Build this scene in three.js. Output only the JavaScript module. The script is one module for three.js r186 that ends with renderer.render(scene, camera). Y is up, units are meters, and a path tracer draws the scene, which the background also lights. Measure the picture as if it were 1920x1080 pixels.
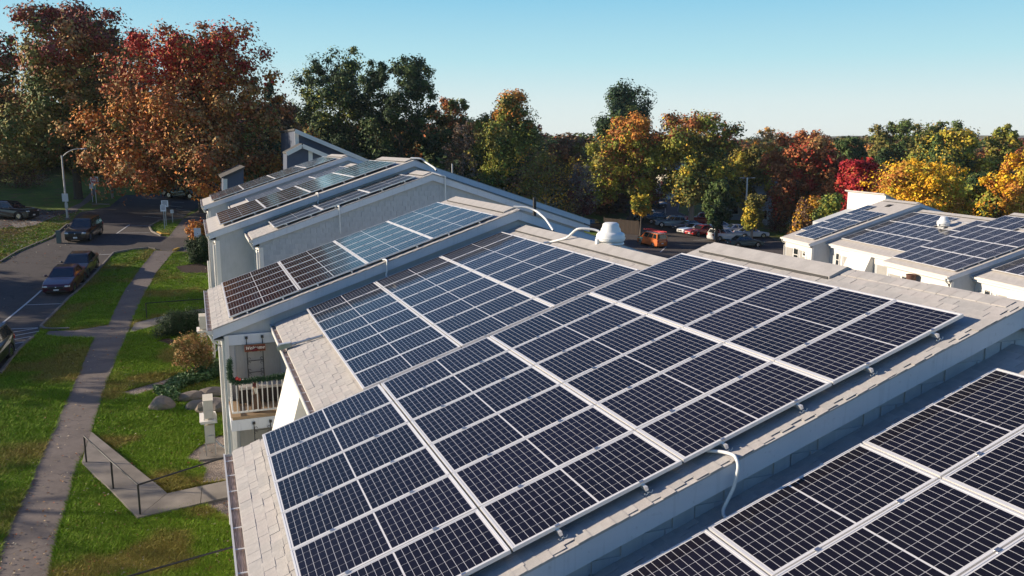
import * as THREE from 'three';
import { mergeGeometries } from 'three/addons/utils/BufferGeometryUtils.js';

// ------------------------------------------------------------------ camera, sky, sun, exposure
const renderer = new THREE.WebGLRenderer({ antialias: true });
renderer.toneMapping = THREE.LinearToneMapping;
renderer.toneMappingExposure = 1.56;
renderer.shadowMap.enabled = true;
const scene = new THREE.Scene();
const FPX = 1530, YAW = 0.369, PITCH = 0.1718;              // focal length in photo pixels (1920 wide), heading, tilt
const CAM = new THREE.Vector3(-0.7521, 4.5474, 13.0773);    // origin: lower far corner of the near solar array
const FW = new THREE.Vector3(Math.sin(YAW) * Math.cos(PITCH), -Math.sin(PITCH), -Math.cos(YAW) * Math.cos(PITCH));
const RT = new THREE.Vector3(Math.cos(YAW), 0, Math.sin(YAW));
const UP = new THREE.Vector3().crossVectors(RT, FW);
const camera = new THREE.PerspectiveCamera(2 * Math.atan(540 / FPX) * 180 / Math.PI, 16 / 9, 0.1, 8000);
camera.position.copy(CAM);
camera.lookAt(CAM.clone().add(FW));
const SUN_EL = 17.5 * Math.PI / 180;
const SUN = new THREE.Vector3(-0.899 * Math.cos(SUN_EL), Math.sin(SUN_EL), -0.438 * Math.cos(SUN_EL)).normalize();
{ // clear autumn afternoon sky: pale at the horizon, blue overhead, a little brighter round the sun
  const W = 1024, H = 512, data = new Float32Array(W * H * 4);
  const stops = [[-1, .08, .09, .10], [-.02, .46, .49, .475], [0, .54, .565, .54], [.05, .46, .545, .55], [.10, .305, .495, .55], [.17, .175, .395, .53], [.28, .073, .21, .43], [.5, .026, .095, .28], [1, .010, .043, .155]];
  for (let j = 0; j < H; j++) for (let i = 0; i < W; i++) {
    const el = ((j + .5) / H - .5) * Math.PI, az = ((i + .5) / W - .5) * 2 * Math.PI;
    const y = Math.sin(el), d = [Math.cos(el) * Math.cos(az), y, Math.cos(el) * Math.sin(az)];
    let k = 1; while (k < stops.length - 1 && stops[k][0] < y) k++;
    const a = stops[k - 1], b = stops[k], t = Math.min(1, Math.max(0, (y - a[0]) / (b[0] - a[0])));
    const c = Math.max(0, d[0] * SUN.x + d[1] * SUN.y + d[2] * SUN.z), g = .28 * Math.pow(c, 6) + .45 * Math.pow(c, 60);
    for (let n = 0; n < 3; n++) data[(j * W + i) * 4 + n] = (a[n + 1] + (b[n + 1] - a[n + 1]) * t) + g * [1, .93, .8][n];
    data[(j * W + i) * 4 + 3] = 1;
  }
  const sky = new THREE.DataTexture(data, W, H, THREE.RGBAFormat, THREE.FloatType);
  sky.mapping = THREE.EquirectangularReflectionMapping; sky.magFilter = THREE.LinearFilter; sky.needsUpdate = true;
  scene.background = sky; scene.environment = sky;
}
scene.fog = new THREE.FogExp2(rgbHaze(), .0001);
function rgbHaze() { return new THREE.Color().setRGB(.62, .70, .74); }
const sun = new THREE.DirectionalLight(new THREE.Color().setRGB(1, .845, .65), 5);
sun.position.copy(SUN).multiplyScalar(150); sun.target.position.set(0, 0, 0);
sun.castShadow = true; sun.shadow.radius = 1; sun.shadow.mapSize.set(4096, 4096);
Object.assign(sun.shadow.camera, { left: -150, right: 150, top: 80, bottom: -60, near: 1, far: 420 });
scene.add(sun, sun.target);

// ------------------------------------------------------------------ helpers
const V = (x, y, z) => new THREE.Vector3(x, y, z);
function rng(seed) { let s = seed | 0; return () => { s = (s + 0x6d2b79f5) | 0; let t = Math.imul(s ^ (s >>> 15), 1 | s); t = (t + Math.imul(t ^ (t >>> 7), 61 | t)) ^ t; return ((t ^ (t >>> 14)) >>> 0) / 4294967296; }; }
const lerp = (a, b, t) => a + (b - a) * t, clamp = (x, a, b) => Math.min(b, Math.max(a, x));
const smooth = (a, b, x) => { const t = clamp((x - a) / (b - a), 0, 1); return t * t * (3 - 2 * t); };
function hash(x, y, s = 0) { let h = Math.imul(x | 0, 374761393) + Math.imul(y | 0, 668265263) + Math.imul(s | 0, 1274126177); h = Math.imul(h ^ (h >>> 13), 1274126177); return ((h ^ (h >>> 16)) >>> 0) / 4294967296; }
function vnoise(x, y, per = 0, s = 0) {
  const xi = Math.floor(x), yi = Math.floor(y), fx = x - xi, fy = y - yi, u = fx * fx * (3 - 2 * fx), v = fy * fy * (3 - 2 * fy);
  const w = (a) => per ? ((a % per) + per) % per : a;
  return lerp(lerp(hash(w(xi), w(yi), s), hash(w(xi + 1), w(yi), s), u), lerp(hash(w(xi), w(yi + 1), s), hash(w(xi + 1), w(yi + 1), s), u), v);
}
const fbm = (x, y, o = 4, per = 0, s = 0) => { let a = .5, t = 0, n = 0; for (let i = 0; i < o; i++) { t += a * vnoise(x, y, per, s + i); n += a; a *= .5; x *= 2; y *= 2; per *= 2; } return t / n; };
const noise3 = (x, y, z, s = 0) => (vnoise(x + z * .71, y - z * .43, 0, s) + vnoise(z + y * .37, x - y * .61, 0, s + 9)) / 2;
const rgb = (r, g, b) => new THREE.Color().setRGB(r, g, b);
// textures: fn(u, v) gives linear colour 0..1
function tex(n, fn, metres = 1, gray = false) {
  const d = new Uint8Array(n * n * 4), enc = (c) => Math.round(255 * clamp(gray ? c : (c <= .0031308 ? 12.92 * c : 1.055 * Math.pow(c, 1 / 2.4) - .055), 0, 1));
  for (let j = 0; j < n; j++) for (let i = 0; i < n; i++) { const c = fn(i / n, j / n); d.set([enc(c[0]), enc(c[1]), enc(c[2]), 255], (j * n + i) * 4); }
  const t = new THREE.DataTexture(d, n, n); t.wrapS = t.wrapT = THREE.RepeatWrapping; t.magFilter = THREE.LinearFilter; t.minFilter = THREE.LinearMipmapLinearFilter; t.generateMipmaps = true;
  if (!gray) t.colorSpace = THREE.SRGBColorSpace;
  t.repeat.set(1 / metres, 1 / metres); t.needsUpdate = true; return t;
}
const mat = (color, roughness = .8, extra = {}) => new THREE.MeshStandardMaterial({ color: Array.isArray(color) ? rgb(...color) : color, roughness, ...extra });
const phys = (color, roughness = .8, extra = {}) => new THREE.MeshPhysicalMaterial({ color: Array.isArray(color) ? rgb(...color) : color, roughness, ...extra });
function uvm(g) { // uv in metres, by the face's main direction
  if (g.index) g = g.toNonIndexed();
  const p = g.attributes.position, uv = new Float32Array(p.count * 2), a = V(), b = V(), c = V(), n = V();
  for (let i = 0; i < p.count; i += 3) {
    a.fromBufferAttribute(p, i); b.fromBufferAttribute(p, i + 1); c.fromBufferAttribute(p, i + 2);
    n.crossVectors(b.clone().sub(a), c.clone().sub(a));
    const ax = Math.abs(n.x), ay = Math.abs(n.y), az = Math.abs(n.z);
    [a, b, c].forEach((q, k) => { const [s, t] = ay >= ax && ay >= az ? [q.x, q.z] : ax >= az ? [q.z, q.y] : [q.x, q.y]; uv[(i + k) * 2] = s; uv[(i + k) * 2 + 1] = t; });
  }
  g.setAttribute('uv', new THREE.BufferAttribute(uv, 2)); return g;
}
function mg(list) {
  const l = list.map((g) => { g = g.index ? g.toNonIndexed() : g; for (const k of Object.keys(g.attributes)) if (!['position', 'normal', 'uv', 'color'].includes(k)) g.deleteAttribute(k); return g; });
  return l.length === 1 ? l[0] : mergeGeometries(l);
}
const box = (w, h, d, x = 0, y = 0, z = 0) => new THREE.BoxGeometry(w, h, d).translate(x, y, z);
const box2 = (x0, x1, y0, y1, z0, z1) => box(x1 - x0, y1 - y0, z1 - z0, (x0 + x1) / 2, (y0 + y1) / 2, (z0 + z1) / 2);
const cyl = (r0, r1, h, x = 0, y = 0, z = 0, n = 12) => new THREE.CylinderGeometry(r1, r0, h, n).translate(x, y + h / 2, z);
function bar(p, q, w, h = w) { const d = q.clone().sub(p), L = d.length(); const g = new THREE.BoxGeometry(w, h, L); const m = new THREE.Matrix4().lookAt(p, q, Math.abs(d.y) > .99 * L ? V(1, 0, 0) : V(0, 1, 0)); m.setPosition(p.clone().add(q).multiplyScalar(.5)); return g.applyMatrix4(m); }
function rod(p, q, r0, r1 = r0, n = 7) { const d = q.clone().sub(p), L = d.length(); const g = new THREE.CylinderGeometry(r1, r0, L, n); g.applyQuaternion(new THREE.Quaternion().setFromUnitVectors(V(0, 1, 0), d.normalize())); return g.translate((p.x + q.x) / 2, (p.y + q.y) / 2, (p.z + q.z) / 2); }
const pipe = (pts, r, n = 40, k = 8) => new THREE.TubeGeometry(new THREE.CatmullRomCurve3(pts, false, 'catmullrom', .35), n, r, k, false);
function prism(pts, z0, z1) { const s = new THREE.Shape(pts.map((p) => new THREE.Vector2(p[0], p[1]))); return new THREE.ExtrudeGeometry(s, { depth: z1 - z0, bevelEnabled: false }).translate(0, 0, z0); }
const names = {};
function numbered(n) { const k = names[n] = (names[n] ?? -1) + 1; return k ? n + '_' + String(k).padStart(3, '0') : n; }
function shade(o) { o.traverse((m) => { if (m.isMesh) { m.castShadow = true; m.receiveShadow = true; } }); return o; }
function tag(o, label, category, group) { o.userData.label = label; o.userData.category = category; if (group) o.userData.group = group; return o; }
function part(name, geos, m, parent) { const o = new THREE.Mesh(Array.isArray(geos) ? mg(geos) : geos, m); o.name = name; o.castShadow = o.receiveShadow = true; parent.add(o); return o; }
function thing(name, label, category, pos, turn = 0, group) { const o = new THREE.Group(); o.name = numbered(name); if (pos) o.position.copy(pos); o.rotation.y = turn; tag(o, label, category, group); scene.add(o); return o; }
function solo(name, geos, m, label, category, group, pos) { const o = new THREE.Mesh(Array.isArray(geos) ? mg(geos) : geos, m); o.name = numbered(name); o.castShadow = o.receiveShadow = true; if (pos) o.position.copy(pos); tag(o, label, category, group); scene.add(o); return o; }
function struct(name, geos, m) { const o = new THREE.Mesh(Array.isArray(geos) ? mg(geos) : geos, m); o.name = numbered(name); o.castShadow = o.receiveShadow = true; o.userData.kind = 'structure'; scene.add(o); return o; }
function copy(o, label, group) { const c = o.clone(); c.name = numbered(o.name.replace(/_\d+$/, '')); c.userData = { ...o.userData }; if (label) c.userData.label = label; if (group) c.userData.group = group; scene.add(c); return c; }

// ------------------------------------------------------------------ terrain and photo directions
function knots(list) { return (t) => { // smooth interpolation, list sorted by t
  if (t <= list[0][0]) return list[0][1]; const n = list.length; if (t >= list[n - 1][0]) return list[n - 1][1];
  let i = 0; while (list[i + 1][0] < t) i++;
  const s = (k) => k <= 0 || k >= n - 1 ? 0 : (list[k + 1][1] - list[k - 1][1]) / (list[k + 1][0] - list[k - 1][0]);
  const h = list[i + 1][0] - list[i][0], u = (t - list[i][0]) / h, u2 = u * u, u3 = u2 * u;
  return (2 * u3 - 3 * u2 + 1) * list[i][1] + (u3 - 2 * u2 + u) * h * s(i) + (-2 * u3 + 3 * u2) * list[i + 1][1] + (u3 - u2) * h * s(i + 1);
}; }
const leftH = knots([[-3000, 0], [-800, 0], [-300, 4], [-180, 4.2], [-150, 3.4], [-125, 1.7], [-100, -.6], [-85, -1.6], [-72, -2.5], [-62, -3.35], [-54, -4.15], [-46, -4.9], [-30, -5.45], [-20, -5.75], [-10, -6.1], [10, -6.4], [60, -6.8]]);
const rightH = knots([[-3000, 0], [-800, 0], [-300, 1], [-180, -.6], [-140, -2.6], [-110, -5.2], [-92, -7], [-78, -8], [-60, -8.2], [-27, -8.3], [0, -8.4], [60, -8.6]]);
const groundY = (x, z) => lerp(leftH(z), rightH(z), smooth(3, 16 + clamp((-48 - z) * .6, 0, 25), x));
const ray = (px, py) => FW.clone().addScaledVector(RT, (px - 960) / FPX).addScaledVector(UP, (540 - py) / FPX);
const atD = (px, py, D) => CAM.clone().addScaledVector(ray(px, py), D);
const onZ = (px, py, z) => { const d = ray(px, py); return CAM.clone().addScaledVector(d, (z - CAM.z) / d.z); };
const onX = (px, py, x) => { const d = ray(px, py); return CAM.clone().addScaledVector(d, (x - CAM.x) / d.x); };
function gp(px, py, lift = 0) { // where the ray through a photo pixel meets the ground (or a level that much above it)
  const d = ray(px, py), f = (t) => CAM.y + d.y * t - groundY(CAM.x + d.x * t, CAM.z + d.z * t) - lift;
  let t0 = 2, t1 = 2; while (t1 < 900 && f(t1) > 0) { t0 = t1; t1 += 1; }
  for (let i = 0; i < 40; i++) { const m = (t0 + t1) / 2; f(m) > 0 ? t0 = m : t1 = m; }
  return CAM.clone().addScaledVector(d, t1);
}
const gnd = (x, z, up = 0) => V(x, groundY(x, z) + up, z);
// ground spot under a photo column at depth D along the view
function underD(px, D) { const p = atD(px, 400, D); p.y = groundY(p.x, p.z); return p; }
// ------------------------------------------------------------------ surface textures and materials
const T = {};
T.grass = tex(1024, (u, v) => {
  const a = fbm(u * 8, v * 8, 4, 8, 1), b = fbm(u * 64, v * 64, 3, 64, 2), c = fbm(u * 256, v * 256, 2, 256, 3), dry = smooth(.58, .78, fbm(u * 10, v * 10, 4, 10, 5));
  const g = .55 + .55 * b + .5 * (c - .5);
  return [lerp(.135, .22, dry) * g * (.7 + .6 * a), lerp(.215, .17, dry) * g * (.7 + .6 * a), lerp(.013, .04, dry) * g];
}, 9);
T.grassBump = tex(512, (u, v) => { const b = fbm(u * 96, v * 96, 3, 96, 12); return [b, b, b]; }, 4, true);
T.asphalt = tex(1024, (u, v) => {
  const a = fbm(u * 6, v * 6, 4, 6, 21), b = hash(Math.floor(u * 1024), Math.floor(v * 1024), 22), c = fbm(u * 40, v * 40, 2, 40, 23);
  const k = .042 + .034 * a + .022 * (b - .5) + .014 * (c - .5), crack = smooth(.012, 0, Math.abs(fbm(u * 5 + .3, v * 5, 4, 5, 29) - .5)) * .55;
  return [k * 1.2 * (1 - crack), k * 1.0 * (1 - crack), k * .93 * (1 - crack)];
}, 6);
T.path = tex(1024, (u, v) => {
  const a = fbm(u * 6, v * 6, 4, 6, 31), b = hash(Math.floor(u * 1024), Math.floor(v * 1024), 32), c = fbm(u * 50, v * 50, 2, 50, 33);
  const k = .105 + .05 * a + .035 * (b - .5) + .03 * (c - .5), crack = smooth(.010, 0, Math.abs(fbm(u * 4 + .3, v * 4, 4, 4, 39) - .5)) * .5;
  return [k * 1.22 * (1 - crack), k * (1 - crack), k * .88 * (1 - crack)];
}, 5);
T.grit = tex(512, (u, v) => { const b = hash(Math.floor(u * 512), Math.floor(v * 512), 42) * .6 + .4 * fbm(u * 60, v * 60, 2, 60, 43); return [b, b, b]; }, 2, true);
T.concrete = tex(512, (u, v) => { const a = fbm(u * 5, v * 5, 5, 5, 51), b = hash(Math.floor(u * 512), Math.floor(v * 512), 52), k = .20 + .09 * (a - .5) * 2 + .03 * (b - .5); return [k * 1.1, k * .96, k * .82]; }, 3);
T.gravel = tex(512, (u, v) => { const b = vnoise(u * 120, v * 120, 120, 61), c = vnoise(u * 60, v * 60, 60, 62), k = .06 + .34 * b * b + .08 * c; return [k * 1.2, k * .95, k * .78]; }, 2.4);
T.paint = tex(512, (u, v) => { const a = fbm(u * 4, v * 12, 5, 4, 71), s = smooth(.62, .8, fbm(u * 40, v * 3, 3, 40, 73)), b = smooth(.72, .85, fbm(u * 30, v * 30, 3, 30, 74)), k = .94 - .10 * a - .06 * s - .10 * b; return [k, k * .985, k * .965]; }, 1.6);
T.siding = tex(512, (u, v) => { const a = fbm(u * 60, v * 4, 4, 60, 81), b = fbm(u * 6, v * 6, 4, 6, 82), k = .9 + .12 * (a - .5) + .12 * (b - .5); return [k, k, k]; }, 1.3);
T.shingle = tex(512, (u, v) => { const b = hash(Math.floor(u * 512), Math.floor(v * 512), 92), a = fbm(u * 8, v * 8, 4, 8, 93), k = .82 + .3 * (b - .5) + .26 * (a - .5); return [k, k, k]; }, 1.1);
T.bark = tex(256, (u, v) => { const a = fbm(u * 24, v * 5, 4, 24, 101), k = .35 + 1.0 * a; return [k, k, k]; }, 1);
const M = {
  asphalt: mat([1, 1, 1], .93, { map: T.asphalt, bumpMap: T.grit, bumpScale: .004 }),
  path: mat([1, 1, 1], .95, { map: T.path, bumpMap: T.grit, bumpScale: .004 }),
  concrete: mat([1, 1, 1], .9, { map: T.concrete, bumpMap: T.grit, bumpScale: .002 }),
  kerb: mat([.85, .85, .85], .9, { map: T.concrete }),
  kerbYellow: mat([.62, .36, .04], .8, { map: T.paint }),
  marking: mat([.62, .62, .60], .8, { map: T.paint }),
  gravel: mat([1, 1, 1], .95, { map: T.gravel, bumpMap: T.gravel, bumpScale: .02 }),
  mulch: mat([.16, .09, .06], .95, { map: T.gravel, bumpMap: T.gravel, bumpScale: .02 }),
  white: mat([.80, .79, .76], .62, { map: T.paint }),
  fascia: mat([.66, .70, .77], .6, { map: T.paint }),  // white boards, with the blue of shade mixed into the paint colour
  sidingGrey: mat([.47, .49, .51], .85, { map: T.siding }),
  panelGrey: mat([.36, .35, .33], .8, { map: T.siding }),
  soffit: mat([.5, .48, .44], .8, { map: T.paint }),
  wood: mat([.36, .25, .15], .8, { map: T.siding }),
  gutter: mat([.72, .71, .68], .45, { map: T.paint }),
  gutterDirt: mat([2.1, 1.9, 1.75], .95, { map: T.gravel }),
  steel: mat([.45, .46, .48], .35, { metalness: .9 }),
  alu: mat([.80, .80, .81], .38, { metalness: .65 }),
  black: mat([.015, .015, .017], .55),
  dark: mat([.03, .03, .032], .7),
  pole: mat([.42, .42, .42], .5, { metalness: .5 }),
  glass: phys([.02, .025, .03], .06, { clearcoat: 1, clearcoatRoughness: .04 }),
  conduit: mat([.66, .66, .65], .5),
  rubber: mat([.02, .02, .02], .85),
};
const shingleMats = [[.49, .465, .44], [.52, .49, .46], [.465, .445, .425], [.505, .47, .445]].map((c) => mat(c, .92, { map: T.shingle, bumpMap: T.grit, bumpScale: .003 }));

// ------------------------------------------------------------------ ground
{
  const axis = (lo, hi, step, far) => { const a = []; for (let t = lo; t <= hi + 1e-6; t += step) a.push(t); let s = step, t = hi; while (t < far) { s *= 1.35; t += s; a.push(t); } s = step; t = lo; while (t > -far) { s *= 1.35; t -= s; a.unshift(t); } return a; };
  const xs = axis(-60, 100, 1.25, 4500), zs = axis(-150, 30, 1.25, 4500), nx = xs.length, nz = zs.length;
  const pos = new Float32Array(nx * nz * 3), uv = new Float32Array(nx * nz * 2), col = new Float32Array(nx * nz * 3), idx = [];
  for (let j = 0; j < nz; j++) for (let i = 0; i < nx; i++) {
    const x = xs[i], z = zs[j], k = j * nx + i; pos.set([x, groundY(x, z), z], k * 3); uv.set([x, z], k * 2);
    // leaf litter and bare earth under the trees: copied where the photograph shows brown ground
    const n = fbm(x * .11, z * .11, 4, 0, 7), n2 = fbm(x * .5, z * .5, 3, 0, 8);
    let litter = smooth(-13.5, -17, x + (z + 60) * .05) * smooth(-40, -55, z) * smooth(-78, -70, z) * smooth(.35, .6, n + .2 * n2) + smooth(24, 40, x) * .55 * smooth(.4, .6, n) + smooth(-95, -130, z) * .7;
    litter = clamp(litter, 0, 1);
    const patch = .75 + .5 * n;
    col.set([lerp(patch, .8, litter), lerp(patch, .3, litter), lerp(patch, .9, litter)], k * 3);
  }
  for (let j = 0; j < nz - 1; j++) for (let i = 0; i < nx - 1; i++) { const a = j * nx + i; idx.push(a, a + nx, a + 1, a + 1, a + nx, a + nx + 1); }
  const g = new THREE.BufferGeometry(); g.setAttribute('position', new THREE.BufferAttribute(pos, 3)); g.setAttribute('uv', new THREE.BufferAttribute(uv, 2)); g.setAttribute('color', new THREE.BufferAttribute(col, 3)); g.setIndex(idx); g.computeVertexNormals();
  struct('ground', g, mat([1, 1, 1], .95, { map: T.grass, bumpMap: T.grassBump, bumpScale: .05, vertexColors: true }));
}
// sheets draped over the ground; outlines are lists of photo pixels [x, y] or world spots {x, z}
const spot = (p) => Array.isArray(p) ? gp(p[0], p[1]) : gnd(p.x, p.z);
function drape(outline, lift, maxEdge = 1.3) {
  const pts = outline.map(spot), sh = pts.map((p) => new THREE.Vector2(p.x, p.z)), out = [];
  const split = (a, b, c, depth) => {
    const l = [a.distanceTo(b), b.distanceTo(c), c.distanceTo(a)], m = Math.max(...l);
    if (m < maxEdge || depth > 16) { out.push(a, b, c); return; }
    const k = l.indexOf(m), t = [a, b, c], p = t[k], q = t[(k + 1) % 3], r = t[(k + 2) % 3], h = p.clone().add(q).multiplyScalar(.5);
    split(p, h, r, depth + 1); split(h, q, r, depth + 1);
  };
  for (const f of THREE.ShapeUtils.triangulateShape(sh, [])) split(sh[f[0]], sh[f[1]], sh[f[2]], 0);
  const pos = [], uv = [];
  for (let i = 0; i < out.length; i += 3) {
    let t = [out[i], out[i + 1], out[i + 2]];
    const cr = (t[1].x - t[0].x) * (t[2].y - t[0].y) - (t[1].y - t[0].y) * (t[2].x - t[0].x); if (cr > 0) t = [t[0], t[2], t[1]];
    for (const p of t) { pos.push(p.x, groundY(p.x, p.y) + lift, p.y); uv.push(p.x, p.y); }
  }
  const g = new THREE.BufferGeometry(); g.setAttribute('position', new THREE.Float32BufferAttribute(pos, 3)); g.setAttribute('uv', new THREE.Float32BufferAttribute(uv, 2)); g.computeVertexNormals(); g.userData.outline = sh; return g;
}
function inside(x, z, poly) { let c = false; for (let i = 0, j = poly.length - 1; i < poly.length; j = i++) { const a = poly[i], b = poly[j]; if ((a.y > z) !== (b.y > z) && x < (b.x - a.x) * (z - a.y) / (b.y - a.y) + a.x) c = !c; } return c; }
const hard = []; // outlines where no grass grows
function sheet(name, outline, lift, m, grass = false) { const g = drape(outline, lift); if (!grass) hard.push(g.userData.outline); return struct(name, g, m); }
function ribbon(a, b, w, lift) { const p = spot(a), q = spot(b), d = V(q.x - p.x, 0, q.z - p.z).normalize(), s = V(-d.z, 0, d.x).multiplyScalar(w / 2), c = (v, k) => ({ x: v.x + s.x * k, z: v.z + s.z * k }); return drape([c(p, 1), c(q, 1), c(q, -1), c(p, -1)], lift); }
function kerbLine(name, pts, m, w = .15, h = .13) { // a kerb that follows the ground, proud of the road
  const P = []; pts.map(spot).forEach((p, i, a) => { if (!i) { P.push(p); return; } const q = a[i - 1], n = Math.max(1, Math.ceil(p.distanceTo(q) / 1.2)); for (let k = 1; k <= n; k++) { const x = lerp(q.x, p.x, k / n), z = lerp(q.z, p.z, k / n); P.push(gnd(x, z)); } });
  const pos = [], uv = []; const ring = P.map((p, i) => { const d = (P[i + 1] || p).clone().sub(P[i - 1] || p).setY(0).normalize(), s = V(-d.z, 0, d.x).multiplyScalar(w / 2); const A = p.clone().add(s), B = p.clone().sub(s); return [A.clone().setY(p.y - .1), A.clone().setY(p.y + h - .02), A.clone().lerp(B, .15).setY(p.y + h), B.clone().lerp(A, .15).setY(p.y + h), B.clone().setY(p.y + h - .02), B.clone().setY(p.y - .1)]; });
  for (let i = 0; i < ring.length - 1; i++) for (let k = 0; k < 5; k++) { const a = ring[i][k], b = ring[i][k + 1], c = ring[i + 1][k + 1], d = ring[i + 1][k]; for (const p of [a, b, c, a, c, d]) { pos.push(p.x, p.y, p.z); uv.push(p.x, p.z); } }
  for (const [r, s] of [[ring[0], 1], [ring[ring.length - 1], -1]]) for (let k = 1; k < 5; k++) for (const p of (s > 0 ? [r[0], r[k + 1], r[k]] : [r[0], r[k], r[k + 1]])) { pos.push(p.x, p.y, p.z); uv.push(p.x, p.z); }
  const g = new THREE.BufferGeometry(); g.setAttribute('position', new THREE.Float32BufferAttribute(pos, 3)); g.setAttribute('uv', new THREE.Float32BufferAttribute(uv, 2)); g.computeVertexNormals(); return struct(name, g, m);
}
// streets on the left
sheet('road', [{ x: -8.2, z: 6 }, { x: -8.2, z: -14 }, [-40, 745], [0, 705], [30, 665], [62, 634], [76, 618], [90, 605], [110, 580], [128, 562], [188, 504], [214, 476], [248, 470], [278, 467], [293, 469], [326, 472], [362, 472], { x: 8, z: -55 }, { x: 60, z: -58 }, { x: 60, z: -66 }, { x: 9, z: -62 }, [368, 441], [318, 445], [302, 442], [285, 434], [279, 426], [299, 414], [343, 410], [352, 400], [371, 390], [400, 372], { x: 4, z: -92 }, [300, 364], [232, 366], [205, 388], [150, 398], [128, 420], [98, 447], [31, 475], [0, 494], { x: -18, z: -62 }, { x: -22, z: -50 }, { x: -17, z: -30 }, { x: -13.5, z: -14 }, { x: -13.5, z: 6 }], .012, M.asphalt);
sheet('side_street', [[-60, 448], [0, 428], [52, 424], [108, 404], [150, 396], [140, 392], [92, 396], [60, 388], [0, 384], [-60, 386]], .008, M.asphalt);
sheet('driveway_apron', [[30, 428], [62, 424], [106, 405], [78, 403], [52, 414], [20, 420]], .020, M.concrete);
sheet('sidewalk', [[120, 395], [152, 380], [175, 355], [183, 356], [170, 376], [140, 397]], .016, M.path);
// footpath along the lawn, with its branch to the car park
sheet('footpath', [{ x: -4.2, z: 8 }, [0, 1025], [30, 960], [75, 860], [107, 790], [150, 695], [176, 634], [118, 632], [84, 628], [92, 621], [140, 620], [202, 610], [220, 570], [235, 542], [261, 506], [290, 470], [326, 472], [310, 491], [294, 510], [271, 550], [255, 585], [242, 620], [220, 670], [200, 720], [176, 798], [145, 880], [112, 1000], [95, 1080], { x: -2.9, z: 8 }], .022, M.path);
sheet('footpath', [[315, 446], [343, 411], [371, 396], [395, 370], [412, 372], [400, 396], [385, 430], [368, 446]], .018, M.path);
// concrete ramp with its joints, and the walk to the next door
{
  const R = [[171, 809], [237, 856], [314, 924.5], [431, 899.5], [436, 931], [257.5, 970.3], [206, 916], [172.8, 887], [153.3, 866], [159, 844]];
  hard.push(drape(R, 0).userData.outline);
  const ramp = new THREE.Group(); ramp.name = 'concrete_ramp'; ramp.userData.kind = 'structure'; scene.add(ramp);
  const slab = (pts) => { // thick slab pieces with open joints between them
    const p = pts.map((q) => gp(q[0], q[1], .1)), c = p.reduce((a, b) => a.add(b), V(0, 0, 0)).multiplyScalar(1 / p.length), s = p.map((q) => { const d = c.clone().sub(q).setY(0); return q.clone().addScaledVector(d.normalize(), .012); });
    const pos = []; const tri = THREE.ShapeUtils.triangulateShape(s.map((q) => new THREE.Vector2(q.x, q.z)), []);
    for (let [a, b, cc] of tri) { const A = s[a], B = s[b], C = s[cc]; const up = (B.x - A.x) * (C.z - A.z) - (B.z - A.z) * (C.x - A.x) < 0; for (const q of up ? [A, B, C] : [A, C, B]) pos.push(q.x, q.y, q.z); }
    s.forEach((q, i) => { const n = s[(i + 1) % s.length]; const a = [q.x, q.y, q.z], b = [n.x, n.y, n.z], e = [n.x, n.y - .3, n.z], f = [q.x, q.y - .3, q.z]; pos.push(...a, ...b, ...e, ...a, ...e, ...f); });
    const g = new THREE.BufferGeometry(); g.setAttribute('position', new THREE.Float32BufferAttribute(pos, 3)); g.computeVertexNormals(); part('slab', uvm(g), M.concrete, ramp);
  };
  slab([[171, 809], [241.6, 866], [154, 866.5], [153.3, 866], [159, 844]]); slab([[154, 867], [241.6, 866], [302, 914], [206, 916], [172.8, 887]]);
  slab([[206, 916], [302, 914], [314, 924.5], [257.5, 970.3]]); slab([[314, 924.5], [379, 910.5], [376, 943.5], [257.5, 970.3]]); slab([[379, 910.5], [431, 899.5], [437, 930], [376, 943.5]]);
}
sheet('concrete_walk', [[242, 625], [252, 606], [300, 594.5], [395, 576.6], { x: 3, z: -19.2 }, { x: 3, z: -17.5 }, [396, 587], [330, 600], [292, 611]], .03, M.concrete);
sheet('gravel_strip', [[225, 737], [300, 716], [365, 692], [415, 676], [425, 700], [360, 712], [300, 728], [250, 743]], .014, M.gravel);
sheet('gravel_bed', [[345, 862], [368, 842], [400, 820], [430, 815], { x: 1.2, z: -12 }, { x: 1.2, z: -5 }, { x: 1.2, z: 3 }, { x: -.9, z: 3 }, [437, 980], [405, 960], [388, 952], [380, 938], [395, 935], [436, 931], [431, 899.5], [378, 908], [385, 880], [372, 866]], .014, M.gravel);
sheet('mulch_bed', [[330, 500], [372, 494], [395, 500], [395, 512], [340, 512]], .014, M.mulch);
sheet('mulch_bed', [[292, 640], [330, 652], [352, 662], [345, 648], [318, 634]], .014, M.mulch);
sheet('mulch_bed', [[290, 755], [300, 738], [350, 715], [420, 690], [428, 760], [395, 775], [330, 775]], .016, M.mulch, true);
// car park on the right, beyond the roofs
sheet('car_park', [{ x: 24, z: -56 }, [1150, 445], [1176, 408], [1206, 384], [1232, 366], [1262, 352], [1290, 354], [1276, 372], [1272, 398], [1300, 412], [1340, 418], [1400, 432], [1462, 452], [1500, 470], { x: 78, z: -60 }, { x: 50, z: -40 }, { x: 34, z: -20 }, { x: 34, z: 12 }, { x: 24, z: 12 }], .012, M.asphalt);
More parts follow.
